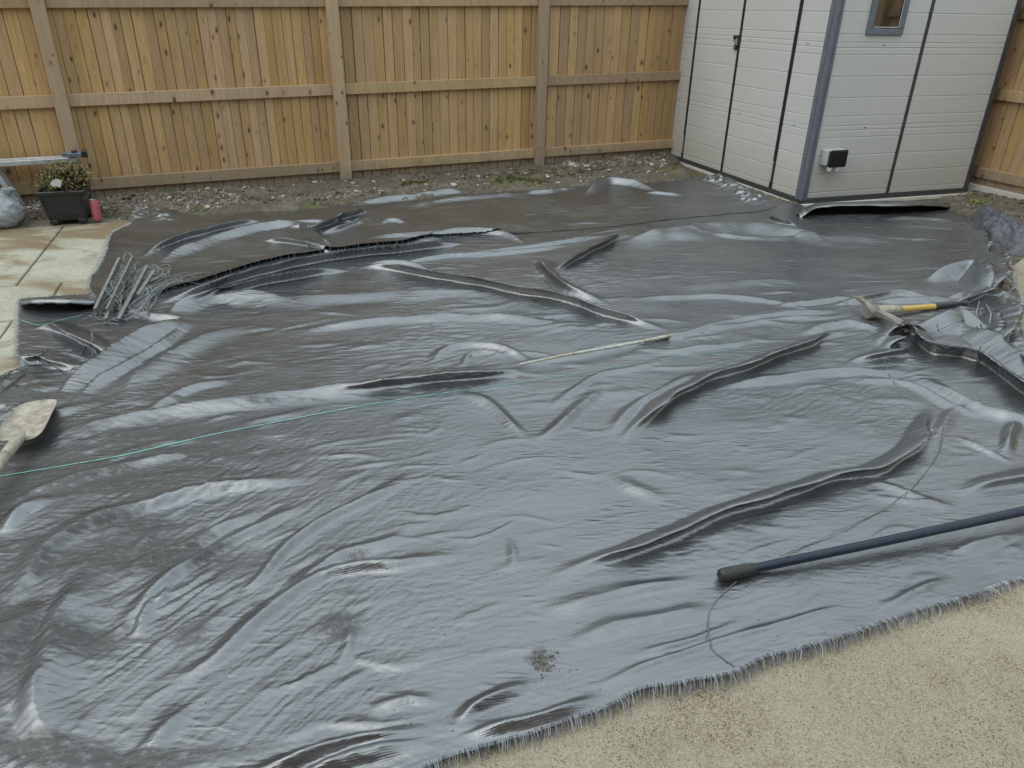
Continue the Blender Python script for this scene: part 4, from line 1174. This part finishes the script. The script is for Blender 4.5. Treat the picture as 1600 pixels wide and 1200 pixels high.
bed2, bh2, BPW2 = heap('soil_bed', [(1440,318),(1470,330),(1500,345),(1530,375),(1600,392),(1760,440),(1800,370),(1700,333),(1600,319),(1515,298),(1500,306)], .016, soilh, M_soil, inset=.10)
bed3, bh3, BPW3 = heap('soil_bed', [(1120,275),(1150,305),(1215,330),(1262,334),(1258,318),(1235,314),(1150,284)], .014, lambda X, Y: .026 + .012 * fbm(X * 5, Y * 5, 3, 311) + .006 * (1 - np.abs(pnoise(X * 30, Y * 30, 315))), M_soil, inset=.04)
def gravel_mat():
    m, t, b = new_mat('pebble', .7)
    g = N(t, 'ShaderNodeNewGeometry')
    c = ramp(t, g.outputs['Random Per Island'], [(0, (.07, .058, .042)), (.35, (.15, .125, .095)), (.7, (.22, .19, .155)), (.78, (.13, .085, .065)), (1, (.38, .35, .31))])
    L(t, c, b.inputs['Base Color']); return m
M_peb = gravel_mat()
# small stones nobody could count
mb = MB()
def scatter(px, n, r0, r1, hh, sink=.3, fl=.7):
    PW = poly_world(px); x0, y0 = PW.min(0); x1, y1 = PW.max(0); k = 0
    while k < n:
        x = rg.uniform(x0, x1); y = rg.uniform(y0, y1)
        if pip(PW, np.array([x]), np.array([y]))[0]:
            r = rg.uniform(r0, r1) ** 1; rock(mb, (x, y, hh(x, y) + r * .2), r, rg, fl); k += 1
scatter([(-60,352),(85,345),(150,338),(210,343),(340,335),(400,318),(300,302),(120,312),(-60,325)], 3800, .006, .016, bh)
scatter([(340,335),(520,326),(700,308),(850,296),(1050,280),(1040,240),(840,262),(541,285),(340,300)], 1300, .004, .014, bh)
scatter([(460,328),(560,318),(570,308),(470,316)], 260, .006, .016, bh)
scatter([(880,272),(1040,262),(1040,246),(880,262)], 380, .010, .024, bh)
scatter([(1500,330),(1545,370),(1650,400),(1760,430),(1800,370),(1600,322),(1515,302)], 900, .004, .013, bh2)
scatter([(1130,290),(1160,305),(1240,325),(1245,316),(1150,286)], 200, .004, .010, bh3)
pb = mb.build('gravel', M_peb); tag(pb, 'loose pale and brown gravel strewn along the foot of the fence', 'gravel', kind='stuff')
M_grain, t_, b_ = new_mat('grain', .8)
g_ = N(t_, 'ShaderNodeNewGeometry'); L(t_, ramp(t_, g_.outputs['Random Per Island'], [(0, (.10, .08, .055)), (.4, (.25, .20, .135)), (.7, (.40, .35, .25)), (1, (.52, .48, .38))]), b_.inputs['Base Color'])
mb = MB()
def edge_y(x): return 1195 - (x - 680) * .31 + 14
k = 0
while k < 5200:
    if k % 3: x, y = rg.uniform(640, 1620), rg.uniform(905, 1230)
    else:
        cx, cy, sx_, sy_ = rg.choice([(1430, 1070, 60, 26), (1560, 1110, 50, 40), (1290, 1035, 22, 14), (1000, 1160, 26, 16), (1480, 1150, 70, 30)]); x, y = rg.gauss(cx, sx_), rg.gauss(cy, sy_)
    if y < edge_y(x): k += 0 if rg.random() < .9 else 1; continue
    p = G(x, y); r = rg.uniform(.0008, .0024); rock(mb, (p[0], p[1], r * .2 - .002), r, rg, .8); k += 1
gr_ = mb.build('grain', M_grain); tag(gr_, 'loose sandy grains scattered over the pale concrete at the lower right', 'grit', kind='stuff')
# single larger stones, parts of the bed
sm = []
for k in range(8):
    m2 = bmesh.new(); bmesh.ops.create_icosphere(m2, subdivisions=1, radius=1)
    for v in m2.verts: v.co *= rg.uniform(.75, 1.15); v.co.z *= .65
    me = bpy.data.meshes.new('stone'); m2.to_mesh(me); m2.free()
    sm.append(me)
M_stone = simple_mat('pale_stone', (.30, .27, .22), (.50, .47, .41), 30, .8)
M_red = simple_mat('brick_shard', (.13, .07, .055), (.19, .11, .085), 30, .8)
M_clod = simple_mat('soil_clod', (.07, .058, .042), (.19, .165, .125), 40, .9, bmp=.6)
for k, me in enumerate(sm): me.materials.append([M_stone, M_clod, M_clod, M_stone, M_clod, M_clod, M_stone, M_red][k])
def stone(x, y, r, hh, par, me=None):
    p = G(x, y, .02); o = bpy.data.objects.new('stone', me or rg.choice(sm)); COL.objects.link(o); o.parent = par
    o.location = (p[0], p[1], hh(p[0], p[1]) + r * .25); o.scale = (r * rg.uniform(.8, 1.4), r, r * rg.uniform(.7, 1)); o.rotation_euler = (rg.uniform(-.4, .4), rg.uniform(-.4, .4), rg.uniform(0, 6.28))
for k in range(150):
    x = rg.uniform(330, 1045); yb = 330 - (x - 340) * .067; y = yb - rg.uniform(4, 30)
    stone(x, y, rg.uniform(.012, .030), bh, bed)
for k in range(24): stone(rg.uniform(880, 1040), rg.uniform(252, 272), rg.uniform(.02, .038), bh, bed, sm[rg.choice([0, 3, 1])])
for k in range(30): stone(rg.uniform(160, 340), rg.uniform(312, 332), rg.uniform(.012, .026), bh, bed)
for x, y, r in ((200, 318, .04), (207, 312, .035), (660, 280, .045), (668, 284, .04), (676, 281, .035), (325, 303, .03), (770, 262, .03), (835, 259, .028)):
    stone(x, y, r, bh, bed, sm[7] if x < 210 else sm[1] if x < 680 and x > 600 else sm[0])
for k in range(70):
    x = rg.uniform(1515, 1600); y = 303 + (x - 1515) * .22 + rg.uniform(2, 42); stone(x, y, rg.uniform(.010, .028), bh2, bed2, sm[rg.choice([1, 2, 4, 5, 1])])
for k in range(22): stone(1520 + k * 4 + rg.uniform(-3, 3), 307 + k * .85 + rg.uniform(-2, 2), rg.uniform(.02, .032), bh2, bed2, sm[rg.choice([1, 2, 4, 5])])

# moss and weeds
def leaf_mat(name, cs, rough=.55):
    m, t, b = new_mat(name, rough)
    g = N(t, 'ShaderNodeNewGeometry')
    n = len(cs); c = ramp(t, g.outputs['Random Per Island'], [(i / (n - 1), k) for i, k in enumerate(cs)])
    L(t, c, b.inputs['Base Color']); b.inputs['Transmission Weight'].default_value = 0
    return m
M_moss = leaf_mat('moss', [(.03, .035, .008), (.07, .08, .015), (.13, .14, .03), (.09, .075, .03)], .9)
mb = MB()
def tuft(mb, p, n, r, h):
    for k in range(n):
        a = rg.uniform(0, 6.28); q = r * rg.random() ** .5; x = p[0] + math.cos(a) * q; y = p[1] + math.sin(a) * q
        b = rg.uniform(0, 6.28); l = rg.uniform(.4, 1) * h; w = .0035; dx, dy = math.cos(b), math.sin(b); t = rg.uniform(.2, 1.1)
        i = len(mb.v)
        mb.v += [(x - dy * w, y + dx * w, p[2]), (x + dy * w, y - dx * w, p[2]), (x + dx * l * t, y + dy * l * t, p[2] + l), (x + dx * l * .5, y + dy * l * .5, p[2] + l * .75)]
        mb.f += [(i, i + 1, i + 3), (i, i + 3, i + 2), (i + 1, i + 2, i + 3)]
for (x0, x1, f, n, sp) in ((720, 1000, lambda x: 279 - (x - 720) * .045, 90, 5), (630, 665, lambda x: 291, 26, 3), (380, 620, lambda x: 316 - (x - 380) * .05, 34, 7), (760, 860, lambda x: 284, 40, 3), (1040, 1060, lambda x: 262, 8, 5)):
    for k in range(n):
        x = rg.uniform(x0, x1); y = f(x) + rg.gauss(0, sp * .6); p = G(x, y, .03); tuft(mb, (p[0], p[1], bh(p[0], p[1])), 26, .028, .020)
ms = mb.build('moss', M_moss); tag(ms, 'dull green moss and small weeds growing on the soil along the fence', 'moss', kind='stuff')
M_weed = leaf_mat('weed_leaf', [(.10, .12, .02), (.22, .26, .03), (.16, .17, .04), (.20, .12, .05)], .6)
mb = MB()
def leaves(mb, c, n, spread, l0, l1, up=.6):
    for k in range(n):
        p = Vector((c[0] + rg.gauss(0, spread[0]), c[1] + rg.gauss(0, spread[1]), c[2] + abs(rg.gauss(0, spread[2]))))
        leaf(mb, p, rg.uniform(l0, l1), up)
def leaf(mb, p, l, up=.6, wd=.42):
    a = rg.uniform(0, 6.28); e = rg.uniform(-.2, 1.2) * up; d = Vector((math.cos(a) * math.cos(e), math.sin(a) * math.cos(e), math.sin(e)))
    s_ = d.cross(Vector((rg.uniform(-.4, .4), rg.uniform(-.4, .4), 1))).normalized(); nn = s_.cross(d)
    w = l * wd; i = len(mb.v)
    mb.v += [tuple(p), tuple(p + d * l * .5 + s_ * w * .5 + nn * l * .08), tuple(p + d * l), tuple(p + d * l * .5 - s_ * w * .5 + nn * l * .08), tuple(p + d * l * .5)]
    mb.f += [(i, i + 4, i + 1), (i + 1, i + 4, i + 2), (i + 4, i + 3, i + 2), (i, i + 3, i + 4)]
for x, y, n_ in ((1513, 312, 40), (1508, 316, 30), (1522, 320, 40), (1535, 326, 40), (1528, 322, 30), (1500, 308, 30), (1545, 333, 25)):
    p = G(x, y, .02); leaves(mb, p, n_, (.035, .02, .02), .018, .04)
for x in range(1420, 1500, 6):
    p = G(x, 318.5 - (x - 1420) * .06, .02); leaves(mb, p, 14, (.03, .012, .012), .012, .026)
wd = mb.build('weed', M_weed); tag(wd, 'low yellow green weeds at the foot of the shed corner', 'weeds', kind='stuff')

# dark crumpled bundle of cloth at the right
M_bund = simple_mat('folded_membrane', (.035, .040, .052), (.10, .11, .125), 22, .42, bmp=.7, bd=.006, rvar=.12)
BPX = [(1500,372),(1502,345),(1512,330),(1530,334),(1552,342),(1580,358),(1602,370),(1640,392),(1760,440),(1740,462),(1660,425),(1600,395),(1570,392),(1545,388),(1520,382)]
def bundh(X, Y):
    c = 1 - np.abs(pnoise(X * 7, Y * 7, 401)) * 2; c2 = 1 - np.abs(pnoise(X * 17, Y * 17, 402)) * 2; c3 = 1 - np.abs(pnoise(X * 40, Y * 40, 403)) * 2
    return .135 + .035 * c + .022 * c2 + .009 * c3
bd, _, _ = heap('fabric_bundle', BPX, .011, bundh, M_bund, kind=None, inset=.17)
tag(bd, 'crumpled dark blue grey bundle of folded cloth by the soil at the right edge', 'fabric bundle')

# ------------------------------------------------------------------ tools
# blue pole
A_ = on(1122, 908); A_ = np.array([A_[0], A_[1], hz(A_[0], A_[1]) + .020])
Bp = G(1600, 800, .055); dirp = (Bp - A_) / np.linalg.norm(Bp - A_); Lp = 1.75
pole = thing('long_handle', 'dark blue fibreglass tool pole with a muddy rubber grip, lying at the lower right', 'pole', tuple(A_))
Q = dirp.to_track_quat('X', 'Z') if hasattr(dirp, 'to_track_quat') else Vector(dirp).to_track_quat('X', 'Z')
pole.rotation_mode = 'QUATERNION'; pole.rotation_quaternion = Q
MB().tube([(.0, 0, 0), (.004, 0, 0), (.012, 0, 0), (.03, 0, 0), (.07, 0, 0), (.105, 0, 0), (.118, 0, 0)], [.012, .017, .020, .0205, .0188, .0168, .0150], 20).build('grip', M_rubber, pole, smooth=True)
MB().tube([(.10, 0, 0), (.6, 0, 0), (1.1, 0, .004), (Lp, 0, .012)], [.0138, .0146, .0152, .0155], 18).build('shaft', M_blue, pole, smooth=True)
for x in (.42, .86):
    pass
# thin painted stick
zm = max(hz(*G(812 + 236 * i / 20, 570 - 46 * i / 20, .03)[:2]) for i in range(21)) + .006
a1 = G(812, 570, zm); b1 = G(1048, 524, zm)
pts = []; rs = []
for i in range(14):
    t = i / 13; p = a1 * (1 - t) + b1 * t; z = zm + .002 * math.sin(t * 5); sag = .004 * math.sin(t * 7)
    pts.append((p[0], p[1] + sag, z)); rs.append(.0075 if i == 0 else .0055 + .0035 * t + (.0012 if i in (5, 8, 11) else 0))
st = MB().tube(pts, rs, 9).build('stick', M_stick, smooth=True); tag(st, 'thin pale painted stick lying in the middle of the near sheet', 'stick')
# pickaxe mattock
E_ = G(1364, 487, .055)
mt = thing('mattock', 'muddy pickaxe mattock with a yellow and black handle lying on the near sheet', 'pickaxe', tuple(E_))
hp = G(1500, 474, .035); hd = hp - E_; yaw = math.atan2(hd[1], hd[0]); mt.rotation_euler = (0, 0, yaw)
Lh = np.hypot(hd[0], hd[1])
MB().tube([(-.030, 0, 0), (-.02, 0, 0), (.0, 0, 0), (.05, 0, 0), (.12, 0, -.002), (.20, 0, -.008)], [.024, .029, .030, .030, .026, .019], 16).build('handle_neck', M_mudtool, mt, smooth=True)
MB().tube([(.19, 0, -.0075), (.32, 0, -.013), (.47 / .66 * Lh, 0, -.019)], [.0195, .0165, .016], 14).build('handle', M_yellow, mt, smooth=True)
gp = MB(); gpts = []; grs = []
for i in range(26):
    t = i / 25; gpts.append((.46 / .66 * Lh + t * (Lh - .46 / .66 * Lh + .04), 0, -.019 - .004 * t)); grs.append(.0175 + (.0018 if i % 2 else 0) + (.003 if i > 23 else 0) - .003 * t)
gp.tube(gpts, grs, 14).build('grip', M_dark, mt, smooth=True)
# head: local direction of the two arms
tipA = G(1326, 461, .065); tipB = G(1424, 517, .040)
def loc(p): d = np.asarray(p) - E_; c, s_ = math.cos(-yaw), math.sin(-yaw); return Vector((d[0] * c - d[1] * s_, d[0] * s_ + d[1] * c, d[2]))
la, lb = loc(tipA), loc(tipB)
hd_ = MB()
def arm(tip, w0, w1, h0, h1, curve):
    n = 7; pr = None
    tip = Vector(tip); d = tip.normalized(); sd = Vector((-d.y, d.x, 0)).normalized()
    b = len(hd_.v)
    for i in range(n + 1):
        t = i / n; c = tip * t + Vector((0, 0, curve * math.sin(t * math.pi)))
        w = w0 + (w1 - w0) * t; h = h0 + (h1 - h0) * t
        for q, z in ((-1, -1), (1, -1), (1, 1), (-1, 1)): hd_.v.append(tuple(c + sd * q * w / 2 + Vector((0, 0, z * h / 2))))
    for i in range(n):
        for k in range(4): a = b + i * 4 + k; a2 = b + i * 4 + (k + 1) % 4; hd_.f.append((a, a2, a2 + 4, a + 4))
    hd_.f.append((b, b + 1, b + 2, b + 3)); hd_.f.append((b + n * 4 + 3, b + n * 4 + 2, b + n * 4 + 1, b + n * 4))
arm(la, .034, .008, .036, .008, .018); arm(lb, .036, .062, .036, .007, .014)
ho = hd_.build('head', M_steel, mt, bevel=.002)
MB().lathe([(.0, -.034), (.033, -.034), (.038, -.028), (.039, .0), (.038, .028), (.033, .034), (.030, .034), (.0, .030)], (0, 0, 0), 18, Matrix.Rotation(rad(90), 4, 'Y') @ Matrix.Translation((0, 0, -.012))).build('eye', M_steel, ho, smooth=True)
# shovel
sc = G(30, 655, .05)
sh = thing('shovel', 'square-mouthed shovel caked with pale render, lying at the left edge', 'shovel')
BL = [(36,627),(62,621),(88,621),(91,628),(84,650),(72,678),(62,688),(46,693),(34,691),(22,690),(12,693),(-2,694),(-6,686),(8,662),(22,640)]
c_ = np.array([G(x, y, .068) for x, y in BL]); cen = G(40, 655, .068)
V = []; Fc = []; nb = len(BL)
axl = (G(62, 622, .055) - G(28, 690, .055)); axl /= np.linalg.norm(axl); sdl = np.array([-axl[1], axl[0], 0])
for ring, f_ in enumerate((1.0, .93, .6, .25)):
    for p in c_:
        q = cen + (p - cen) * f_; u_ = (q - cen) @ axl; v_ = (q - cen) @ sdl
        lift = .012 * (abs(v_) / .11) ** 2 + (.012 if ring == 0 else 0) * (1 if u_ < .1 else .1) - .008 * max(0, u_ / .14)
        V.append((q[0], q[1], .066 + lift))
V.append((cen[0], cen[1], .064))
for r_ in range(3):
    for k in range(nb): a = r_ * nb + k; b = r_ * nb + (k + 1) % nb; Fc.append((a, b, b + nb, a + nb))
for k in range(nb): Fc.append((3 * nb + k, 3 * nb + (k + 1) % nb, 4 * nb))
bl = mesh_obj('blade', V, Fc, M_mudtool, sh, True); m = bl.modifiers.new('thick', 'SOLIDIFY'); m.thickness = .002; m.offset = -1
sub = bl.modifiers.new('sub', 'SUBSURF'); sub.levels = sub.render_levels = 1
hs_ = [G(34, 683, .086), G(22, 694, .094), G(8, 712, .094), G(-20, 752, .085), G(-160, 960, .06)]
MB().tube([tuple(hs_[0] + axl * .03), tuple(hs_[0]), tuple(hs_[1]), tuple(hs_[2])], [.006, .016, .021, .019], 12).build('socket', M_mudtool, sh, smooth=True)
MB().tube([tuple(h) for h in hs_[2:]], [.0185, .018, .018], 12).build('shaft', M_mudtool, sh, smooth=True)

# ------------------------------------------------------------------ muddy plastic spacers tangled with wire
M_spc = simple_mat('muddy_spacer', (.15, .155, .15), (.26, .26, .24), 45, .42, bmp=.3)
spx = [((208,402),(168,484)), ((187,404),(149,484)), ((229,416),(184,500)), ((200,418),(166,500)), ((240,424),(214,462))]
labs = ['topmost long black plastic rebar spacer in the muddy tangle by the paving', 'spacer with its end nearest the paving slab, at the left side of the tangle',
        'low spacer at the right of the tangle, under the wire loops', 'spacer lying beneath the topmost one in the middle of the tangle', 'short spacer stub poking out at the upper right of the tangle']
for k, ((x0, y0), (x1, y1)) in enumerate(spx):
    zt = [.105, .085, .06, .045, .04][k]
    p = on(x0, y0); q = on(x1, y1); p = G(x0, y0, zt + .02); q = G(x1, y1, max(zt - .03, hz(q[0], q[1]) + .02))
    root = thing('plastic_spacer', labs[k], 'spacer', tuple(p), group='muddy plastic spacers by the paving')
    d = Vector(q - p); Ls = d.length; root.rotation_mode = 'QUATERNION'; root.rotation_quaternion = d.to_track_quat('X', 'Z') @ Vector((0, 0, 1)).rotation_difference(Vector((0, rg.uniform(-.7, .7), 1)))
    MB().box((0, -.008, .006), (Ls, .008, .0095)).box((0, -.0016, -.012), (Ls, .0016, .006)).build('rail', M_spc, root)
    rb = MB(); x = .02
    while x < Ls - .01:
        rb.box((x, -.013, -.018), (x + .005, .013, .0055)); x += .026
    rb.build('rib', M_spc, root)
# wire
wm = thing('wire_tangle', 'tangle of thin grey muddy wire loops spilling out from the plastic spacers', 'wire', tuple(on(215, 470)))
wo = Vector(on(215, 470))
def wire(P, r, z=lambda t: .03):
    Pp = curve_px(P, 5); n = len(Pp); pts = []
    for i, (x, y) in enumerate(Pp):
        t = i / (n - 1); p = on(x, y); pts.append(tuple(Vector(on(x, y, r + max(.001, z(t)))) - wo))
    return pts
wb = MB()
loops = [[(196,450),(220,440),(245,430),(262,428),(261,438),(240,446),(215,455),(200,470)], [(205,478),(230,465),(250,458),(270,448),(295,437),(320,433)], [(202,492),(225,488),(240,476),(238,462),(222,456),(205,464)],
         [(180,500),(205,500),(232,488),(242,470),(258,455),(280,444),(292,440)], [(178,440),(185,455),(170,468),(160,480),(150,490)], [(205,436),(225,428),(250,424),(262,423)]]
for k in range(44):
    b = loops[k % len(loops)]; jx, jy = rg.gauss(0, 4), rg.gauss(0, 3); sc_ = rg.uniform(.75, 1.1)
    c0_ = b[0]; P = [(c0_[0] + (x - c0_[0]) * sc_ + jx + rg.gauss(0, 2), c0_[1] + (y - c0_[1]) * sc_ + jy + rg.gauss(0, 1.5)) for x, y in b]
    h = rg.uniform(.005, .05); wb.tube(wire(P, .0012, lambda t: h * math.sin(t * 3.1) + .004), rg.uniform(.0011, .0018), 4)
for k in range(46):     # small coils over the spacers
    t0 = rg.random(); cx = 207 - 42 * t0 + rg.gauss(0, 7); cy = 420 + 72 * t0 + rg.gauss(0, 3); rx = rg.uniform(5, 11); ry = rg.uniform(3, 7); a0 = rg.uniform(0, 6)
    P = [(cx + rx * math.cos(a0 + q * .6), cy + ry * math.sin(a0 + q * .6)) for q in range(8)]; h = rg.uniform(.03, .10)
    wb.tube(wire(P, .0012, lambda t: h * (.6 + .4 * math.sin(t * 5))), .0018, 4)
wb.build('wire_loop', M_wire, wm, smooth=True)
wb2 = MB()
for k in range(26):
    cx = rg.gauss(160, 14); cy = rg.gauss(500, 6); a = rg.uniform(-.6, .6)
    P = [(cx + math.cos(a) * q * 7 + rg.gauss(0, 1), cy + math.sin(a) * q * 4 + rg.gauss(0, 1)) for q in range(4)]; wb2.tube(wire(P, .0012, lambda t: .01), .0014, 4)
wb2.build('wire_end', M_wire, wm, smooth=True)

# ------------------------------------------------------------------ planter, shrub, can, paper
pc = (G(79, 351) + G(136, 348)) / 2; yawp = math.atan2((G(136, 348) - G(79, 351))[1], (G(136, 348) - G(79, 351))[0])
pl = thing('planter', 'square black plastic planter on the paving in front of the fence', 'planter', tuple(pc), yawp + .02)
def frust(mb, w0, w1, z0, z1, y0=0., depth=None):
    h0, h1 = w0 / 2, w1 / 2; c = .125; n = len(mb.v)
    for h, z in ((h0, z0), (h1, z1)):
        for sx_, sy_ in ((-1, -1), (1, -1), (1, 1), (-1, 1)): mb.v.append((sx_ * h, c + sy_ * h, z))
    mb.f += [(n, n + 1, n + 5, n + 4), (n + 1, n + 2, n + 6, n + 5), (n + 2, n + 3, n + 7, n + 6), (n + 3, n, n + 4, n + 7)]
    mb.f += [(n + 3, n + 2, n + 1, n), (n + 4, n + 5, n + 6, n + 7)]
b_ = MB(); frust(b_, .235, .292, .022, .232); bo = b_.build('body', M_dark, pl, bevel=.006)
b_ = MB()
for (x0, y0, x1, y1) in ((-.162, -.037, .162, -.017), (-.162, .267, .162, .287), (-.162, -.017, -.142, .267), (.142, -.017, .162, .267)): b_.box((x0, y0, .222), (x1, y1, .250))
b_.build('rim', M_dark, pl, bevel=.005)
for sx_ in (-1, 1):
    for sy_ in (-1, 1):
        cx, cy = sx_ * .098, .125 + sy_ * .098; t = MB().box((cx - .028, cy - .028, 0), (cx + .028, cy + .028, .03)); t.build('foot', M_dark, pl, bevel=.005)
        # corner ridge
        q = MB(); q.bar((sx_ * .112, .125 + sy_ * .112, .02), (sx_ * .142, .125 + sy_ * .142, .225), .022, .022); q.build('corner_ridge', M_dark, pl, bevel=.004)
q = MB(); q.prism([(-.0, .07), (-.006, .075), (-.019, .19), (-.014, .195)], -.085, .085); 
MB().box((-.14, -.01, .17), (.14, .26, .20)).build('compost', M_clod, pl)
M_leaf = leaf_mat('shrub_leaf', [(.05, .065, .015), (.15, .17, .04), (.24, .23, .075), (.27, .17, .09), (.12, .045, .03), (.42, .36, .19), (.11, .14, .035)], .5)
base = Matrix.Translation(Vector(pc)) @ Matrix.Rotation(yawp, 4, 'Z')
cz = base @ Vector((0.005, .13, .27))
shr = thing('shrub', 'small bushy green and red leaved shrub growing in the black planter', 'shrub', tuple(cz))
lf = MB(); sg_ = MB()
for k in range(330):
    a = rg.uniform(0, 6.28); e_ = rg.uniform(-.15, 1.35); R_ = Vector((.205 * math.cos(a) * math.cos(e_), .17 * math.sin(a) * math.cos(e_), .150 * math.sin(e_))) * rg.uniform(.72, 1.08)
    R_.x += .01; sg_.tube([(rg.gauss(0, .03), rg.gauss(0, .03), -.06), tuple(R_ * .5 + Vector((0, 0, .0))), tuple(R_)], [.0025, .0018, .001], 4, False)
    for j in range(rg.randint(7, 12)):
        t = rg.uniform(.55, 1.05); p = R_ * t + Vector((rg.gauss(0, .010), rg.gauss(0, .010), rg.gauss(0, .010))); leaf(lf, p, rg.uniform(.016, .031), .9, .55)
for k in range(16):
    a = rg.uniform(0, 6.28); p0_ = Vector((.12 * math.cos(a), .1 * math.sin(a), .08)); p1_ = p0_ + Vector((math.cos(a) * .05, math.sin(a) * .04, rg.uniform(.04, .08)))
    sg_.tube([tuple(p0_), tuple(p1_)], [.0015, .0008], 4, False)
    for j in range(8): leaf(lf, p0_.lerp(p1_, rg.uniform(.2, 1)), rg.uniform(.010, .018), .9, .5)
sg_.build('stem', M_clod, shr); lf.build('foliage', M_leaf, shr)
for (x, y, w_, h_, r_, lab) in ((81, 288, .034, .046, 40, 'smaller white plant tag tucked among the leaves, left of the other tag'), (88, 289, .046, .055, 28, 'larger white plant tag standing in front of the leaves')):
    vdir = Vector(ray(x, y)).normalized(); p = Vector(CAM) + vdir * 6.32
    p = Vector(G(x, y, .30)); p = cz + Vector((0, 0, 0)); 
    loc_ = Vector(wall_pt(x, y, (pc[0] - .02, pc[1] - .07, 0), math.pi / 2 - yawp))
    o = MB().prism([(-w_ / 2, 0), (w_ / 2, 0), (w_ / 2, h_), (0, h_ * 1.1), (-w_ / 2, h_)], -.0008, .0008).build('plant_tag', M_white)
    o.location = loc_ - Vector((0, 0, .01)); o.rotation_mode = 'XYZ'; o.rotation_euler = (rad(r_), rad(-14), yawp + rad(90)); tag(o, lab, 'plant tag', 'white tags in the planter')
cn_ = G(153.5, 345)
can = thing('drinks_can', 'faded pink drinks can standing beside the black planter', 'can', tuple(cn_))
MB().lathe([(.0, .004), (.022, .0), (.026, .004), (.032, .014), (.033, .02), (.033, .142), (.031, .150), (.027, .158)], n=22).build('body', M_pink, can, smooth=True)
MB().lathe([(.0265, .157), (.0285, .160), (.0285, .164), (.026, .163), (.025, .159), (0, .159)], n=22).box((-.004, -.012, .1595), (.008, .008, .1615)).build('lid', M_tin, can, smooth=True)

# ------------------------------------------------------------------ aluminium hop-up behind the planter
fp = G(60, 331); yw = math.atan2((G(75, 329) - G(34, 330))[1], (G(75, 329) - G(34, 330))[0])
yw = math.pi / 2 - AZF
hop = thing('work_platform', 'low folding aluminium work platform standing behind the planter', 'work platform', tuple(fp), yw)
TZ = .40
for y in (-.0, .12):
    MB().box((-1.05, y - .012, TZ - .035), (.35, y + .012, TZ + .002)).build('side_rail', M_metal, hop, bevel=.003)
dk = MB()
for j in range(2): dk.box((-1.04, .018 + j * .046, TZ - .008), (.33, .058 + j * .046, TZ + .0))
dk.build('deck', M_metal, hop, bevel=.001)
for x0, x1 in ((-.27, -.16), (-.29, -.10)):
    pass
for y, sx_ in ((-.026, 1), (.146, 1)):
    o = MB().bar((-.33, y, TZ - .02), (-.19, y, -.0), .022, .05, (1, 0, 0)); o.build('leg', M_metal, hop, bevel=.002)
    o = MB().bar((-.22, y, TZ - .02), (-.10, y, .0), .022, .035, (1, 0, 0)); o.build('leg', M_metal, hop, bevel=.002)
MB().box((-.35, -.05, .0), (.28, -.02, .055)).build('foot_bar', M_metal, hop, bevel=.003)
MB().box((.30, -.02, TZ + .004), (.40, .06, TZ + .035)).box((.26, .0, TZ + .01), (.44, .03, TZ + .04)).build('end_catch', M_corner, hop, bevel=.004)
MB().box((.40, -.03, TZ + .0), (.44, .04, TZ + .05)).box((.33, .0, TZ + .03), (.37, .03, TZ + .055)).build('end_cap', M_dark, hop, bevel=.004)

# plastic wrapped bag at the left edge
def bag_mat():
    m, t, b = new_mat('clear_wrap', .22, (.60, .64, .67))
    v = objco(t); n_ = noise(t, v, 9, 6, .65, 1.2); n3 = noise(t, v, 45, 4, .6)
    L(t, ramp(t, n_, [(.35, (.40, .43, .46)), (.7, (.68, .72, .74))]), b.inputs['Base Color'])
    b.inputs['Transmission Weight'].default_value = .35; b.inputs['IOR'].default_value = 1.4
    bump(t, b, mth(t, 'ADD', n_, mth(t, 'MULTIPLY', n3, .3)), .9, .02); return m
M_bag = bag_mat()
bp = G(-14, 352); 
bag = thing('plastic_bag', 'bulging translucent plastic bag with a paper label, at the left edge', 'bag', tuple(bp))
bm = bmesh.new(); bmesh.ops.create_icosphere(bm, subdivisions=5, radius=1)
for v in bm.verts:
    c = v.co.copy(); x, y, z = c
    a_ = np.array([x * 2.2 + 5]); b_n = np.array([(y + z) * 2.4 + 3])
    d = 1 + .07 * float(pnoise(a_, b_n, 500)[0]) + .03 * float((1 - 2 * np.abs(pnoise(np.array([x * 5 + z * 3]), np.array([y * 5 - z * 4]), 501)))[0]) + .010 * float((1 - 2 * np.abs(pnoise(np.array([x * 12 + z * 7]), np.array([y * 12 - z * 8]), 502)))[0])
    v.co = Vector((x * .25 * d, y * .20 * d, max(-.11, z * .155 * d) + .11))
me = bpy.data.meshes.new('sack'); bm.to_mesh(me); bm.free(); me.polygons.foreach_set('use_smooth', [True] * len(me.polygons))
link('sack', me, M_bag, bag)
tk = MB(); 
for k in range(9):
    a = k * .7; tk.tube([(.12 + .01 * math.cos(a), .02, .18), (.165 + .018 * math.cos(a), .03 + .018 * math.sin(a), .225), (.18 + .034 * math.cos(a), .04 + .03 * math.sin(a), .27)], [.020, .012, .016], 6)
tk.build('tied_neck', M_bag, bag, smooth=True)
lbp = Vector((.105, -.19, .20)); 
lm = MB(); 
for i in range(5):
    for j in range(5): pass
V = []; Fc = []
for i in range(6):
    for j in range(5):
        x = -.045 + .11 * i / 5 * .9; z = -.05 + .12 * j / 4; V.append((x + .09 - .3 * z, -.212 + 2.6 * (x + .02) ** 2 + 9 * max(0, z + .02) ** 2, .15 + z * .9))
for i in range(5):
    for j in range(4): a = i * 5 + j; Fc.append((a, a + 5, a + 6, a + 1))
lb_ = mesh_obj('paper_label', V, Fc, M_white, bag, True); m = lb_.modifiers.new('thick', 'SOLIDIFY'); m.thickness = .001
